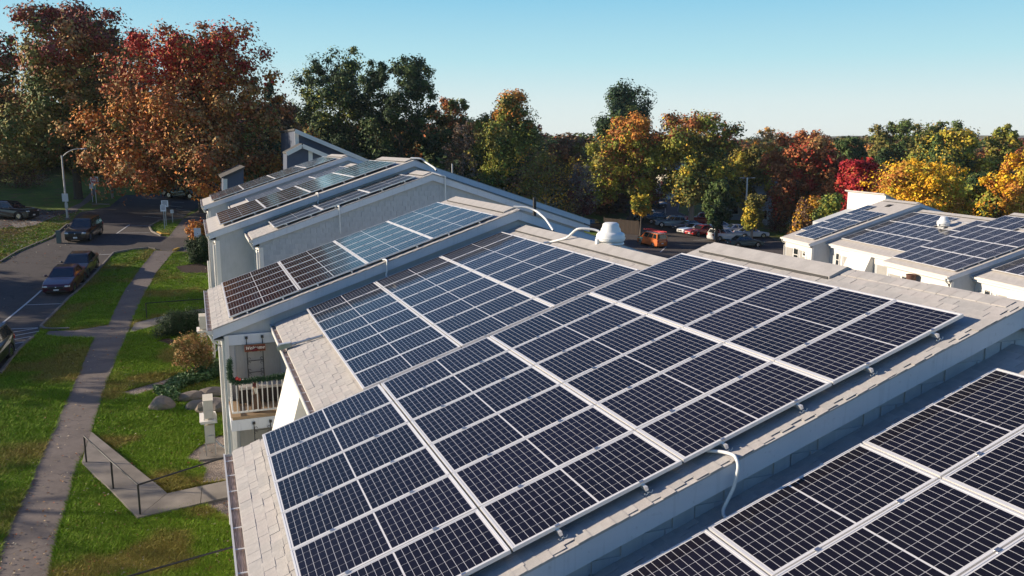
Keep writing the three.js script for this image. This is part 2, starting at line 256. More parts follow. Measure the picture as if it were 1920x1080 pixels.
// kerbs
kerbLine('kerb', [[0, 703], [30, 663], [48, 645], [62, 634]], M.kerb);
kerbLine('kerb', [[130, 618], [100, 619], [84, 618], [77, 613], [84, 606], [100, 590], [112, 578], [128, 561], [188, 503], [213, 475]], M.kerb);
kerbLine('kerb', [[214, 475], [248, 469], [278, 466], [292, 468]], M.kerb);
kerbLine('kerb', [[302, 443], [285, 435], [280, 426], [299, 414], [343, 410]], M.kerb);
kerbLine('kerb', [[326, 471], [340, 466], [364, 465]], M.kerb);
kerbLine('yellow_kerb', [[296, 437], [304, 440.5], [317, 441]], M.kerbYellow, .22, .16);
kerbLine('yellow_kerb', [[326, 471], [335, 467.5]], M.kerbYellow, .22, .16);
kerbLine('kerb', [[172, 384], [188, 383.5], [205, 384]], M.kerb);
kerbLine('kerb', [[0, 492], [31, 473], [98, 445], [126, 421]], M.kerb, .15, .1);
kerbLine('kerb', [[1276, 372], [1270, 398], [1300, 411], [1340, 417], [1400, 431], [1462, 451]], M.kerb);
// painted lines
for (const [a, b, w] of [[[0, 610], [77.5, 545], .12], [[45, 572.5], [120, 570], .1], [[158, 480], [212, 477], .12], [[172, 504], [186, 504], .12], [[149, 533], [156, 533], .12], [[0, 618.5], [71, 615.5], .1], [[0, 627.5], [71, 616], .1], [[12, 633], [73, 622], .1], [[13, 640], [62, 631], .1], [[14, 647.5], [54, 640.5], .1], [[15, 657], [38, 655.5], .1], [[218.5, 438.5], [243, 422], .12], [[222, 437.5], [282, 437], .1], [[246, 424], [288, 424], .1], [[267, 406], [302, 409], .12], [[278, 398], [304, 400], .12], [[316, 386], [342, 389], .12], [[330, 392], [356, 396], .12], [[332, 402], [348, 405], .12], [[322, 379], [345, 380], .12],
  [[1300, 451], [1345, 449], .14], [[1215, 464], [1228, 464], .14], [[1238, 473], [1249, 463], .16]]) struct('road_marking', ribbon(a, b, w, .028), M.marking);
// ------------------------------------------------------------------ townhouse rows (local axes: x up the sunny slope, z along the row)
const PHI = Math.atan(1 / 3), CP = Math.cos(PHI), SP = Math.sin(PHI), HP = .14, DV = HP / CP, XR = 8.45;
const shGeo = [.2165, .218, .2145].map((w) => new THREE.BoxGeometry(.160, .005, w));
shGeo.forEach((g, i) => { const p = g.attributes.position, uv = g.attributes.uv; for (let k = 0; k < p.count; k++) uv.setXY(k, p.getX(k) + i * .37, p.getZ(k) + i * .53); g.rotateZ(.028); });
const sideGeo = [.236, .21, .26].map((w, i) => { const g = new THREE.BoxGeometry(w, .215, .014); const p = g.attributes.position, uv = g.attributes.uv; for (let k = 0; k < p.count; k++) uv.setXY(k, p.getX(k) + i * .31, p.getY(k) + i * .47); return g.rotateX(-.035); });
const sideMats = [[.47, .49, .51], [.435, .455, .48], [.50, .515, .53]].map((c) => mat(c, .85, { map: T.siding }));
const sidingGeoUV = (g) => uvm(g);
function townhouse(label, pos, turn, yb, units, seed) {
  const R = rng(seed), root = thing('townhouse_row', label, 'building', pos, turn);
  for (const u of units) {
    const inner = u.t === 'i', lvl = u.lvl || 0, xo = u.xo || 0, xr = XR + xo, xe = (inner ? 1.12 : -.42) + xo, xE = 2 * xr - xe;
    const ry = xr / 3 - DV + (inner ? -.52 : 0) + lvl, rs = (x) => ry - Math.abs(x - xr) / 3;
    Object.assign(u, { xr, xe, xE, ry, rs, root });
    const { z0, z1 } = u, w0 = z0 + .15, w1 = z1 - .15, xw = xe + .24, xW = xE - .24;
    // roof: deck and the sheet of shingles that overhangs it
    const sec = (t0, t1, a, b) => [[a, rs(a) - t0], [xr, ry - t0], [b, rs(b) - t0], [b, rs(b) - t1], [xr, ry - t1], [a, rs(a) - t1]];
    const roof = part('roof', [uvm(prism(sec(0, .02, xe - .03, xE + .03), z0, z1)), uvm(prism(sec(.0202, .17, xe, xE), z0 + .06, z1 - .06))], shingleMats[1], root);
    // walls
    part('wall', uvm(prism([[xw, yb], [xW, yb], [xW, rs(xW) - .18], [xr, ry - .18], [xw, rs(xw) - .18]], w0, w1)), M.sidingGrey, root);
    // rake boards on both ends, eave boards
    const rake = (a, b, za, zb) => uvm(prism([[a, rs(a) - .022], [b, rs(b) - .022], [b, rs(b) - .275], [a, rs(a) - .275]], za, zb));
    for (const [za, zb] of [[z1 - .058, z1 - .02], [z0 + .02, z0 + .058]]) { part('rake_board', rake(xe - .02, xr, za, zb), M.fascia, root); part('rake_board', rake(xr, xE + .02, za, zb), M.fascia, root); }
    if (!inner || u.free) part('soffit_board', [box2(xe + .02, xw + .02, rs(xe) - .35, rs(xe) - .31, z0 + .06, z1 - .06)], M.soffit, root);
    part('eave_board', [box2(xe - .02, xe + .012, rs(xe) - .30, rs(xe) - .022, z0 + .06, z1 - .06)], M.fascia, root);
    part('frieze_board', [box2(xw - .03, xw - .001, rs(xe) - .78, rs(xe) - .36, w0, w1)], M.white, root);
    for (const [za, zb] of [[w0 - .02, w0 + .16], [w1 - .16, w1 + .02]]) part('corner_board', [box2(xw - .035, xw + .14, yb, rs(xe) - .36, za, zb)], M.white, root);
    // gutter: an open trough with straps, dead leaves inside, and a downspout
    const gx0 = xe - .15, gx1 = xe - .022, gy = rs(xe) - .15;
    const gut = part('gutter', [box2(gx0 - .006, gx0, gy, gy + .115, z0, z1), box2(gx0 + .02, gx1, gy, gy + .006, z0, z1), bar(V(gx0, gy + .05, (z0 + z1) / 2), V(gx0 + .025, gy + .002, (z0 + z1) / 2), z1 - z0, .006), box2(gx1 - .006, gx1, gy, gy + .12, z0, z1), box2(gx0 - .014, gx0 + .01, gy + .112, gy + .124, z0, z1), box2(gx0, gx1, gy, gy + .11, z0, z0 + .006), box2(gx0, gx1, gy, gy + .11, z1 - .006, z1)], M.gutter, root);
    for (let z = z0 + .3; z < z1; z += .61) part('strap', box2(gx0, xe + .02, gy + .108, gy + .113, z, z + .03), M.gutter, gut);
    part('leaf_debris', box2(gx0 + .012, gx1 - .008, gy + .008, gy + .075, z0 + .02, z1 - .02), M.gutterDirt, gut);
    if (u.spout !== undefined) { const z = u.spout; part('downspout', [pipe([V(gx0 + .05, gy, z), V(gx0 + .05, gy - .12, z), V(xw - .09, gy - .4, z), V(xw - .09, gy - .7, z), V(xw - .09, yb + .5, z)], .045, 30, 8)], M.gutter, root); }
    // shingles, laid in courses over the sunny slope; those under a solar array are left out
    const S = (xr - xe) / CP, cover = u.cover || [], fields = [[], [], [], []], solo_ = [];
    if (u.shingle) for (let c = 0, s = -.01; s < S - .06; c++, s += .143) {
      const x = xe + (s + .075) * CP, off = (c % 2) * .11 + R() * .1;
      for (let z = z0 + .11 - off; z < z1 + .09; z += .22) {
        const zc = clamp(z, z0 + .105, z1 - .105); if (z - zc > .12 || zc - z > .12) continue;
        if (cover.some((a) => x > a[0] + .35 && x < a[1] - .35 && zc > a[2] + .35 && zc < a[3] - .35)) continue;
        const v = Math.floor(R() * 3), mi = Math.floor(R() * 4), m4 = new THREE.Matrix4().makeRotationZ(PHI); { const e = .006 + R() * .006, sl = (R() < .4 ? -.012 : 0) - R() * .008, xs_ = Math.max(x + sl * CP, xe + .062); m4.setPosition(xs_ - SP * e, rs(xs_) + CP * e, zc); };
        if (u.shingle === 'single') solo_.push([v, mi, m4, pos.x + x, zc]); else fields[mi].push(shGeo[v].clone().applyMatrix4(m4));
      }
    }
    if (solo_.length) {
      solo_.sort((a, b) => Math.hypot(a[3] - CAM.x, a[4] - CAM.z) - Math.hypot(b[3] - CAM.x, b[4] - CAM.z));
      const seen = solo_.filter((q) => { const e = q[2].elements, p = V(e[12], e[13], e[14]).sub(CAM), d = p.dot(FW); return d > .5 && Math.abs(p.dot(RT) / d * FPX) < 990 && Math.abs(p.dot(UP) / d * FPX) < 570; });
      const pick = new Set(seen.slice(0, 300));
      for (const q of solo_) if (pick.has(q)) { const o = part('shingle', shGeo[q[0]], shingleMats[q[1]], roof); q[2].decompose(o.position, o.quaternion, o.scale); } else fields[q[1]].push(shGeo[q[0]].clone().applyMatrix4(q[2]));
    }
    fields.forEach((f, i) => { if (f.length) part('shingle_field', f, shingleMats[i], roof).userData.kind = 'stuff'; });
    // ridge vent
    if (u.vent) { const [va, vb] = u.vent, a = (s) => uvm(prism([[xr, ry + .075], [xr, ry + .02], [xr + s * .34, ry + .02 - .1133], [xr + s * .34, ry + .045 - .1133 + .01]], va, vb)); const rv = part('ridge_vent', [a(-1), a(1)], shingleMats[0], root); for (const s of [-1, 1]) part('vent_shadow_strip', box2(...[xr + s * .342, xr + s * .352].sort((p, q) => p - q), ry - .105, ry - .062, va + .02, vb - .02), M.dark, rv); }  // thin dark strips paint in the shadow line under the vent edges
    if (u.capped !== false) { for (let z = z0 + .1, k = 0; z < z1 - .1; z += .2, k++) { if (u.vent && z > u.vent[0] - .1 && z < u.vent[1] + .05) continue; if (u.far) break; const g = (s) => prism([[xr, ry + .024], [xr, ry + .012], [xr + s * .15, ry + .012 - .05], [xr + s * .15, ry + .020 - .05]], z - .1, z + .11); part('ridge_shingle', [uvm(g(-1)), uvm(g(1))], shingleMats[k % 4], roof); } }
    // siding shingles on the gable end that faces up the row
    if (u.siding) {
      const wall = root.children.filter((o) => o.name === 'wall').pop(), fld = []; let n = 0;
      for (let y = u.siding.y0, c = 0; y < ry; y += .2, c++) for (let x = u.siding.x0 + (c % 2) * .12; x < u.siding.x1; x += .245) {
        const xx = x + (R() - .5) * .02; if (y + .11 > rs(xx) - .27 + (xx < xr ? -.04 : -.04) || xx < xw + .16) continue;
        const v = Math.floor(R() * 3), mi = Math.floor(R() * 3);
        if (n < 290) { const o = part('siding_shingle', sideGeo[v], sideMats[mi], wall); o.position.set(xx, y, w1 + .012); n++; } else fld.push(sideGeo[v].clone().translate(xx, y, w1 + .012));
      }
      if (fld.length) part('siding_field', fld, sideMats[0], wall).userData.kind = 'stuff';
    }
    // front of the house: windows, boarded panels
    for (const f of u.front || []) {
      if (f.k === 'window') {
        const { z, y, w, h } = f, o = part('window', [box2(xw - .05, xw - .002, y, y + .09, z - w / 2, z + w / 2), box2(xw - .05, xw - .002, y + h - .09, y + h, z - w / 2, z + w / 2), box2(xw - .05, xw - .002, y + .0901, y + h - .0901, z - w / 2, z - w / 2 + .09), box2(xw - .05, xw - .002, y + .0901, y + h - .0901, z + w / 2 - .09, z + w / 2), box2(xw - .04, xw - .002, y + h * .55, y + h * .55 + .05, z - w / 2 + .0901, z + w / 2 - .0901)], M.white, root);
        part('pane', box2(xw - .03, xw - .004, y + .092, y + h * .55 - .002, z - w / 2 + .092, z + w / 2 - .092), M.glass, o); part('pane', box2(xw - .03, xw - .004, y + h * .55 + .052, y + h - .092, z - w / 2 + .092, z + w / 2 - .092), M.glass, o);
      } else if (f.k === 'panel') part('wall_panel', uvm(box2(xw - .02, xw - .003, f.y0, f.y1, f.z0, f.z1)), f.m || M.panelGrey, root);
      else if (f.k === 'trim') part('trim_board', uvm(box2(xw - .035, xw - .004, f.y0, f.y1, f.z0, f.z1)), M.white, root);
      else if (f.k === 'door') { const o = part('door', uvm(box2(xw - .03, xw - .003, f.y, f.y + 2.03, f.z - .45, f.z + .45)), M.panelGrey, root); part('handle', new THREE.SphereGeometry(.03, 8, 6).translate(xw - .07, f.y + 1, f.z + .36), M.steel, o); }
      else if (f.k === 'hood') { // steep white boarded hood that leans out over the stair
        const o = part('stair_hood', uvm(prism([[xw - .01, -.62], [xw - .01, yb + .4], [-1.05 + xo, yb + .4], [xw - .22, -.62]], f.z0, f.z1)), M.white, root);
        part('hood_trim', [bar(V(xw - .23, -.6, f.z1 + .012), V(-1.07 + xo, yb + .4, f.z1 + .012), .02, .09)], M.white, o);
      }
    }
  }
  return root;
}
const outerFront = (z0, z1, white) => [
  { k: 'panel', y0: -2.4, y1: -.8, z0: z0 + .45, z1: z0 + 1.5 }, { k: 'window', z: z0 + 2.15, y: -2.3, w: .9, h: 1.4 }, { k: 'panel', y0: -2.4, y1: -.8, z0: z0 + 2.8, z1: z0 + 3.6 }, { k: 'trim', y0: -2.6, y1: -.78, z0: z0 + 3.65, z1: z0 + 3.85 },
  { k: 'trim', y0: -2.85, y1: -2.55, z0: z0 + .2, z1: z1 - .35 }, ...(white ? [{ k: 'panel', y0: -2.4, y1: -.8, z0: z0 + 3.9, z1: z1 - .4, m: M.white }, { k: 'window', z: z1 - 1.2, y: -1.5, w: .7, h: .5 }] : [{ k: 'window', z: z1 - 1.6, y: -2.3, w: 1.1, h: 1.4 }]),
  { k: 'window', z: z0 + 2.15, y: -5, w: .9, h: 1.4 }, { k: 'window', z: z1 - 1.6, y: -5, w: 1.1, h: 1.4 }];
const innerFront = (z0, z1) => [{ k: 'door', z: z0 + 1.2, y: -5.75 }, { k: 'window', z: z0 + .95, y: -2.2, w: .6, h: 1.3 }, { k: 'trim', y0: -5.5, y1: -.85, z0: z0 + 1.45, z1: z0 + 1.65 }, { k: 'panel', y0: -2.4, y1: -.9, z0: z0 + 1.8, z1: z0 + 3.4 }, { k: 'hood', z0: z0 + 2.9, z1: z0 + 5.75 }, { k: 'panel', y0: -2.4, y1: -.9, z0: z0 + 6.2, z1: z0 + 7.6 }, { k: 'window', z: z0 + 8.2, y: -2.2, w: .8, h: 1.3 }];
const cov = (x, z, c, r) => [[x, x + c * 1.934, z, z + r * 1.02]];
const UN = { t: 'i', z0: 6.1, z1: 16.4, shingle: 'single', cover: cov(1.909, 6.61, 3, 8), front: innerFront(6.36, 16.2) };
const UA = { t: 'o', z0: -.2, z1: 6.36, shingle: 'single', cover: cov(0, 0, 4, 6), vent: [0, 3.45], spout: 6.2, siding: { x0: .9, x1: 9.2, y0: -.1 }, front: outerFront(-.2, 6.36) };
const UB = { t: 'i', z0: -10.2, z1: .2, shingle: 'field', cover: cov(1.92, -9.7, 3, 8), vent: [-9.6, -.4], front: innerFront(-9.9, -.2) };
const UC = { t: 'o', z0: -16.6, z1: -9.9, shingle: 'field', cover: cov(-.1, -16.25, 4, 6), vent: [-16.3, -10.3], spout: -10.05, xo: -.1, front: outerFront(-16.6, -9.9) };
const row1 = townhouse('pale grey stepped townhouse row with shingle roofs and the garlanded balcony', V(0, 0, 0), 0, -9, [UN, UA, UB, UC], 11);
const UD = { t: 'i', z0: -23.6, z1: -20.25, lvl: 1.22, xo: .14, free: true, shingle: 'field', cover: cov(2.08, -23.5, 3, 3), vent: [-23.3, -20.6], spout: -20.35, siding: { x0: 1.4, x1: 14, y0: -.4 } };
const UE = { t: 'o', z0: -30.4, z1: -23.3, lvl: 1.22, xo: .14, far: true, vent: [-30.1, -23.7], spout: -23.45, front: outerFront(-30.4, -23.3).map((f) => ({ ...f, ...(f.y !== undefined ? { y: f.y + 1.22 } : { y0: f.y0 + 1.22, y1: f.y1 + 1.22 }) })) };
const UF = { t: 'i', z0: -40.8, z1: -30.1, lvl: 1.22, xo: .14, far: true, vent: [-39.5, -31] };
const UG = { t: 'o', z0: -47.2, z1: -40.4, lvl: 1.22, xo: .14, far: true, vent: [-47, -40.8], spout: -40.55 };
townhouse('further townhouse row with dark reflecting solar roofs stepping up beyond the gap', V(0, 0, 0), 0, -8.4, [UD, UE, UF, UG], 12);
const RPOS = V(41.075, -2.478, -26.913), RTURN = -.236;
const R4 = { t: 'i', z0: 6.1, z1: 15, far: true, front: innerFront(6.3, 15) };
const R3 = { t: 'o', z0: -.2, z1: 6.36, far: true, vent: [-.1, 6.2], spout: 6.1, front: outerFront(-.2, 6.36, true) };
const R2 = { t: 'i', z0: -10.2, z1: .2, far: true, vent: [-9.6, -.4], front: innerFront(-9.9, -.2) };
const R1 = { t: 'o', z0: -14.7, z1: -9.9, far: true, vent: [-14.5, -10.1], spout: -14.5, front: outerFront(-14.7, -9.9, true) };
const rowR = townhouse('sunlit white townhouse row beyond the ridge, with solar roofs and a brown barrel planter', RPOS, RTURN, -6.4, [R4, R3, R2, R1], 13);
{ // taller block that closes the far end of the right-hand row
  part('end_block', [uvm(prism([[8.5, -6.4], [15.5, -6.4], [15.5, -.1], [8.5, 2.98]], -20.6, -14.75))], M.white, rowR);
  part('end_roof', [uvm(prism([[8.35, 3.05], [15.8, -.228], [15.8, -.1], [8.35, 3.17]], -20.9, -14.7))], shingleMats[1], rowR);
  part('end_wall', [uvm(prism([[5.2, -6.4], [8.49, -6.4], [8.49, 1.5], [5.2, .4]], -20.4, -14.75))], M.sidingGrey, rowR);
}
// balcony in the nook beside the third roof
{
  const B = row1, x0 = -.2, x1 = 1.3, z0 = -10.04, z1 = -8.45, yd = -2.4;
  part('wall_panel', [uvm(box2(.02, 1.2, yd + .03, -.85, z0 + .01, z0 + .03))], M.panelGrey, B); part('wall_panel', [uvm(box2(.02, 1.2, -5.5, yd - .4, z0 + .01, z0 + .03))], M.panelGrey, B);  // sheets added over the wall; their grey paints in its bounced, shaded tone
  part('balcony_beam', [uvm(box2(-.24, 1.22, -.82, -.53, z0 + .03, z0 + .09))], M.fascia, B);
  const deck = part('balcony_deck', [box2(x0, x1, yd - .06, yd, z0, z1)], M.wood, B);
  for (let k = 0; k < 11; k++) part('deck_board', uvm(box2(x0 - .03, x1, yd + .002, yd + .026, z0 + .02 + k * .145, z0 + .155 + k * .145)), M.wood, deck);
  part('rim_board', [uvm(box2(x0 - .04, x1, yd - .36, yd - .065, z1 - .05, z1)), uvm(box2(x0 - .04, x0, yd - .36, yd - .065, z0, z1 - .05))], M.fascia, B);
  part('balcony_post', [box2(x0 - .05, x0 + .06, -9, -.55, z0 + .0, z0 + .12)], M.white, B);
  part('balcony_post', [box2(x0 - .02, x0 + .08, -9, yd - .36, z1 - .12, z1 - .02)], M.white, B);
  part('balcony_post', [box2(x1 - .12, x1 - .02, -9, yd + 1.02, z1 - .12, z1 - .02)], M.white, B);
  const rail = part('railing', [box2(x0, x1, yd + .94, yd + .99, z1 - .09, z1 - .03), box2(x0, x1, yd + .10, yd + .14, z1 - .08, z1 - .04), box2(x0, x0 + .05, yd + .94, yd + .99, z0, z1 - .09), box2(x0, x0 + .04, yd + .10, yd + .14, z0, z1 - .08)], M.white, B);
  for (let x = x0 + .14; x < x1 - .1; x += .128) part('baluster', box2(x - .013, x + .013, yd + .14, yd + .94, z1 - .075, z1 - .049), M.white, rail);
  for (let z = z0 + .12; z < z1 - .1; z += .128) part('baluster', box2(x0 + .01, x0 + .036, yd + .14, yd + .94, z - .013, z + .013), M.white, rail);
  // things on it
  const R = rng(5), bough = (pts, r, n) => { const c = new THREE.CatmullRomCurve3(pts), l = [pipe(pts, r * .35, 30, 5)]; for (let i = 0; i < n; i++) { const p = c.getPoint(R()), d = V(R() - .5, R() - .5, R() - .5).normalize(); l.push(bar(p, p.clone().addScaledVector(d, r * (1 + R() * .5)), .012, .006)); } return l; };
  const gar = solo('garland', bough([V(x0 + .02, yd + 1.55, z1 - .09), V(x0 + .0, yd + 1.2, z1 - .02), V(x0 + .06, yd + .98, z1 - .02), V(.4, yd + .97, z1 - .0), V(.9, yd + .98, z1 - .0), V(x1 - .1, yd + 1.0, z1 - .0)], .075, 1500), mat([.025, .07, .03], .9), 'green artificial garland wound round the balcony rail and post', 'garland');
  part('bow', [new THREE.SphereGeometry(.05, 8, 6).translate(x0 + .16, yd + 1.06, z1 + .03), new THREE.SphereGeometry(.04, 8, 6).translate(x0 + .23, yd + 1.03, z1 + .03)], mat([.5, .05, .04], .6), gar);
  const ladder = (n, x, y0, y1, z, label) => { const o = thing('wire_trellis', label, 'trellis', V(x, y0, z)); const h = y1 - y0; part('upright', rod(V(-.21, 0, 0), V(-.21, h, 0), .011), M.black, o); part('upright', rod(V(.21, 0, 0), V(.21, h, 0), .011), M.black, o); for (let y = .1; y < h - .05; y += .33) { part('rung', rod(V(-.21, y, 0), V(.21, y + .01, 0), .009), M.black, o); part('scroll', [1, -1].flatMap((s) => [new THREE.TorusGeometry(.035, .006, 5, 10, 4.5).translate(s * .165, y + .06, 0), new THREE.TorusGeometry(.035, .006, 5, 10, 4.5).translate(s * .165, y - .06, 0)]), M.black, o); } part('bracket', [box(.07, .07, .05, -.21, h + .03, -.02), box(.07, .07, .05, .21, h + .03, -.02)], M.black, o); return o; };
  ladder(2, .53, -2.38, -.66, z0 + .13, 'black wire ladder trellis on balcony wall below the welcome sign');
  ladder(2, .53, -5.2, -2.62, z1 + .03, 'black wire ladder trellis hung under the balcony deck edge');
  const c = document.createElement('canvas'); c.width = 512; c.height = 160; const g = c.getContext('2d'); g.fillStyle = '#6b3622'; g.fillRect(0, 0, 512, 160); g.fillStyle = '#7d4630'; for (let i = 0; i < 6; i++) g.fillRect(0, i * 27, 512, 3); g.fillStyle = '#f3e9dc'; g.font = 'italic bold 104px serif'; g.textAlign = 'center'; g.fillText('Welcome', 256, 108); g.strokeStyle = '#8c1a14'; g.lineWidth = 8; g.strokeRect(4, 4, 504, 152);
  const ct = new THREE.CanvasTexture(c); ct.colorSpace = THREE.SRGBColorSpace;
  const sg = thing('welcome_sign', 'brown wooden sign reading Welcome with a dark red bow', 'sign', V(.53, -1.02, z0 + .17));
  part('board', box(.56, .2, .02, 0, .1, 0), M.wood, sg); part('lettering', new THREE.PlaneGeometry(.54, .18).translate(0, .1, .0125), mat([1, 1, 1], .7, { map: ct }), sg); part('bow', [new THREE.SphereGeometry(.055, 10, 8).scale(1, 1, .5).translate(.02, .06, .03), new THREE.SphereGeometry(.045, 10, 8).scale(1.2, .8, .5).translate(-.05, .04, .03)], mat([.16, .012, .012], .7), sg);
  const bench = thing('balcony_bench', 'low wooden bench with pale cushion behind the balcony rail', 'bench', V(.62, yd + .03, z0 + .45));
  part('cushion', box(1.15, .07, .42, 0, .46, 0), mat([.5, .45, .4], .9), bench); part('seat', box(1.2, .36, .46, 0, .24, 0), mat([.03, .022, .018], .8), bench); for (const s of [-1, 1]) for (const q of [-1, 1]) part('leg', box(.06, .38, .06, s * .55, .19, q * .18), M.wood, bench);
  const doll = thing('wooden_figure', 'small dark wooden figure with white beard standing behind the balcony rail', 'ornament', V(.42, yd + .03, z1 - .25)); part('body', new THREE.LatheGeometry([[.001, 0], [.11, 0], [.13, .12], [.09, .45], [.05, .58], [.001, .6]].map((p) => new THREE.Vector2(...p)), 12), mat([.09, .05, .03], .8), doll); part('head', new THREE.SphereGeometry(.075, 12, 10).translate(0, .66, 0), mat([.35, .22, .15], .8), doll); part('hat', new THREE.ConeGeometry(.085, .22, 12).translate(0, .81, 0), mat([.10, .02, .02], .8), doll); part('beard', new THREE.ConeGeometry(.06, .2, 10).rotateX(Math.PI).translate(0, .56, .06), mat([.6, .58, .52], .9), doll);
}
// ------------------------------------------------------------------ solar panels
const PL = 2.039, PW = 1.02, pl = 2.015, pw = 1.0;
const cellMats = [[.0095, .0088, .0145], [.0108, .0098, .0165], [.0088, .0084, .0135]].map((c) => phys(c, .1, { ior: 1.26 }));
const sheetMat = phys([.56, .56, .58], .12, { ior: 1.26 });
const frameMat = mat([.78, .77, .76], .42, { metalness: .35 });
const frameGeo = mg([box2(-pl / 2, pl / 2, 0, .04, -pw / 2, -pw / 2 + .018), box2(-pl / 2, pl / 2, 0, .04, pw / 2 - .018, pw / 2), box2(-pl / 2, -pl / 2 + .022, 0, .04, -pw / 2 + .0181, pw / 2 - .0181), box2(pl / 2 - .022, pl / 2, 0, .04, -pw / 2 + .0181, pw / 2 - .0181)]);
const backGeo = box2(-pl / 2 + .0221, pl / 2 - .0221, .006, .036, -pw / 2 + .0182, pw / 2 - .0182);
const clampGeo = box(.05, .012, .034, 0, .046, pw / 2 + .01);
const cw = .0795, ch = .155, cellGeo = new THREE.PlaneGeometry(cw - .0052, ch - .0052).rotateX(-Math.PI / 2);
const cellSpots = []; for (let i = 0; i < 24; i++) for (let j = 0; j < 6; j++) cellSpots.push([(i - 11.5) * cw + (i < 12 ? -.0085 : .0085), (j - 2.5) * ch]);
const cellsGeo = mg(cellSpots.map(([x, z]) => cellGeo.clone().translate(x, .0372, z)));
function makePanel(v, single) {
  const o = new THREE.Group(); o.name = 'solar_panel'; part('frame', frameGeo, frameMat, o); part('backsheet', backGeo, sheetMat, o);
  if (single) for (const [x, z] of cellSpots) { const c = part('cell', cellGeo, cellMats[v], o); c.position.set(x, .0372, z); } else part('cell_grid', cellsGeo, cellMats[v], o);
  for (const x of [-.5, .5]) { const k = part('clamp', clampGeo, M.steel, o); k.position.x = x; } return o;
}
const protoP = [0, 1, 2].map((v) => makePanel(v, false)), nearP = [0, 1, 2].map((v) => makePanel(v, true));
const slopeQ = new THREE.Quaternion().setFromAxisAngle(V(0, 0, 1), PHI), arrR = rng(77);
function solarArray(o, cols, rows, label, group, { pos = V(0, 0, 0), turn = 0, skip = () => false, rails = true, near = () => false, x0 = 0 } = {}) {
  const yq = new THREE.Quaternion().setFromAxisAngle(V(0, 1, 0), turn);
  const put = (s, t, up) => V(o[0] + s * CP - up * SP, o[1] + s * SP + up * CP, o[2] + t).applyQuaternion(yq).add(pos);
  for (let c = 0; c < cols; c++) for (let r = 0; r < rows; r++) {
    if (skip(c, r)) continue;
    const v = Math.floor(arrR() * 3), p = (near(c, r) ? nearP : protoP)[v].clone(); p.name = numbered('solar_panel');
    p.position.copy(put((c + .5) * PL, (r + .5) * PW, -.0405)); p.quaternion.copy(yq).multiply(slopeQ); p.rotateX((arrR() - .5) * .006); p.rotateZ((arrR() - .5) * .006);
    tag(p, label, 'solar panel', group); scene.add(p);
  }
  if (rails) for (let c = 0; c < cols; c++) for (const f of [.25, .75]) {
    let a = 0, b = rows; while (a < b && skip(c, a)) a++; while (b > a && skip(c, b - 1)) b--; if (b <= a) continue;
    const L = (b - a) * PW + .12, rail = thing('mounting_rail', 'aluminium rail carrying ' + group, 'rail', put((c + f) * PL, a * PW - .06, -HP + .004), 0, 'rails under ' + group);
    rail.quaternion.copy(yq).multiply(slopeQ);
    part('rail_bar', box(.035, .045, L, 0, .073, L / 2), M.alu, rail);
    for (let z = .3; z < L; z += 1.22) part('foot', [box(.05, .055, .035, -.043, .028, z), box(.12, .006, .08, -.06, .003, z)], M.alu, rail);
    part('end_clip', [new THREE.TorusGeometry(.022, .005, 6, 10, Math.PI).rotateZ(Math.PI).translate(-.02, .04, L + .006), new THREE.TorusGeometry(.022, .005, 6, 10, Math.PI).rotateZ(Math.PI).translate(.035, .04, L + .006)], M.white, rail);
  }
}
solarArray([0, 0, 0], 4, 6, 'dark gridded solar panel on the large centre roof beside the pale ridge vent', 'solar panels on the large centre roof', { near: (c, r) => r >= 3 && c < 4 && (r > 3 || c < 2) });
solarArray([1.909, .118, 6.61], 3, 8, 'dark gridded solar panel on the lower roof below the centre roof\'s grey rake board', 'solar panels on the lower foreground roof', { near: (c, r) => r < 2 && c > 0 });
solarArray([1.92, .112, -9.7], 3, 8, 'blue-tinted solar panel on the recessed roof between centre roof and garlanded balcony', 'solar panels on the recessed roof', {});
solarArray([-.107, -.061, -16.25], 4, 6, 'solar panel mirroring blue sky on the roof above the balcony', 'solar panels on the roof above the balcony', {});
solarArray([2.08, 1.39, -23.5], 3, 3, 'solar panel on the short stepped roof over the shingled gable wall', 'solar panels over the shingled gable', {});
solarArray([.145, 1.274, -30], 4, 6, 'sky-glazed solar panel on the long raised roof behind the shingled gable', 'solar panels on the raised roof behind the gable', {});
solarArray([2.09, 1.40, -39.6], 3, 8, 'solar panel on the sunken roof behind the raised roof', 'solar panels on the sunken far roof', { rails: false });
solarArray([.17, 1.262, -46.9], 4, 6, 'dark solar panel on the last roof of the further row near the blue houses', 'solar panels on the last far roof', {});
const RO = { pos: RPOS, turn: RTURN };
solarArray([0, 0, 0], 4, 6, 'blue solar panel on the broad white-row roof above the brown barrel', 'solar panels on the broad roof of the white row', { ...RO, skip: (c, r) => c === 3 && r === 3 });
solarArray([1.92, .11, -9.7], 3, 8, 'blue solar panel on the white-row roof around the white exhaust fan', 'solar panels around the exhaust fan', { ...RO, skip: (c, r) => c === 2 && (r === 5 || r === 6) });
solarArray([0, 0, -13.4], 3, 3, 'blue solar panel on the end roof of the white row next to the trees', 'solar panels on the end roof of the white row', { ...RO });
solarArray([1.0, .333, -14.42], 3, 1, 'blue solar panel in the offset line at the white row\'s far roof edge', 'offset solar panels at the far roof edge', { ...RO });
solarArray([1.909, .118, 6.61], 3, 6, 'blue solar panel on the low roof past the white row\'s grey step wall', 'solar panels past the grey step wall', { ...RO, rails: false });
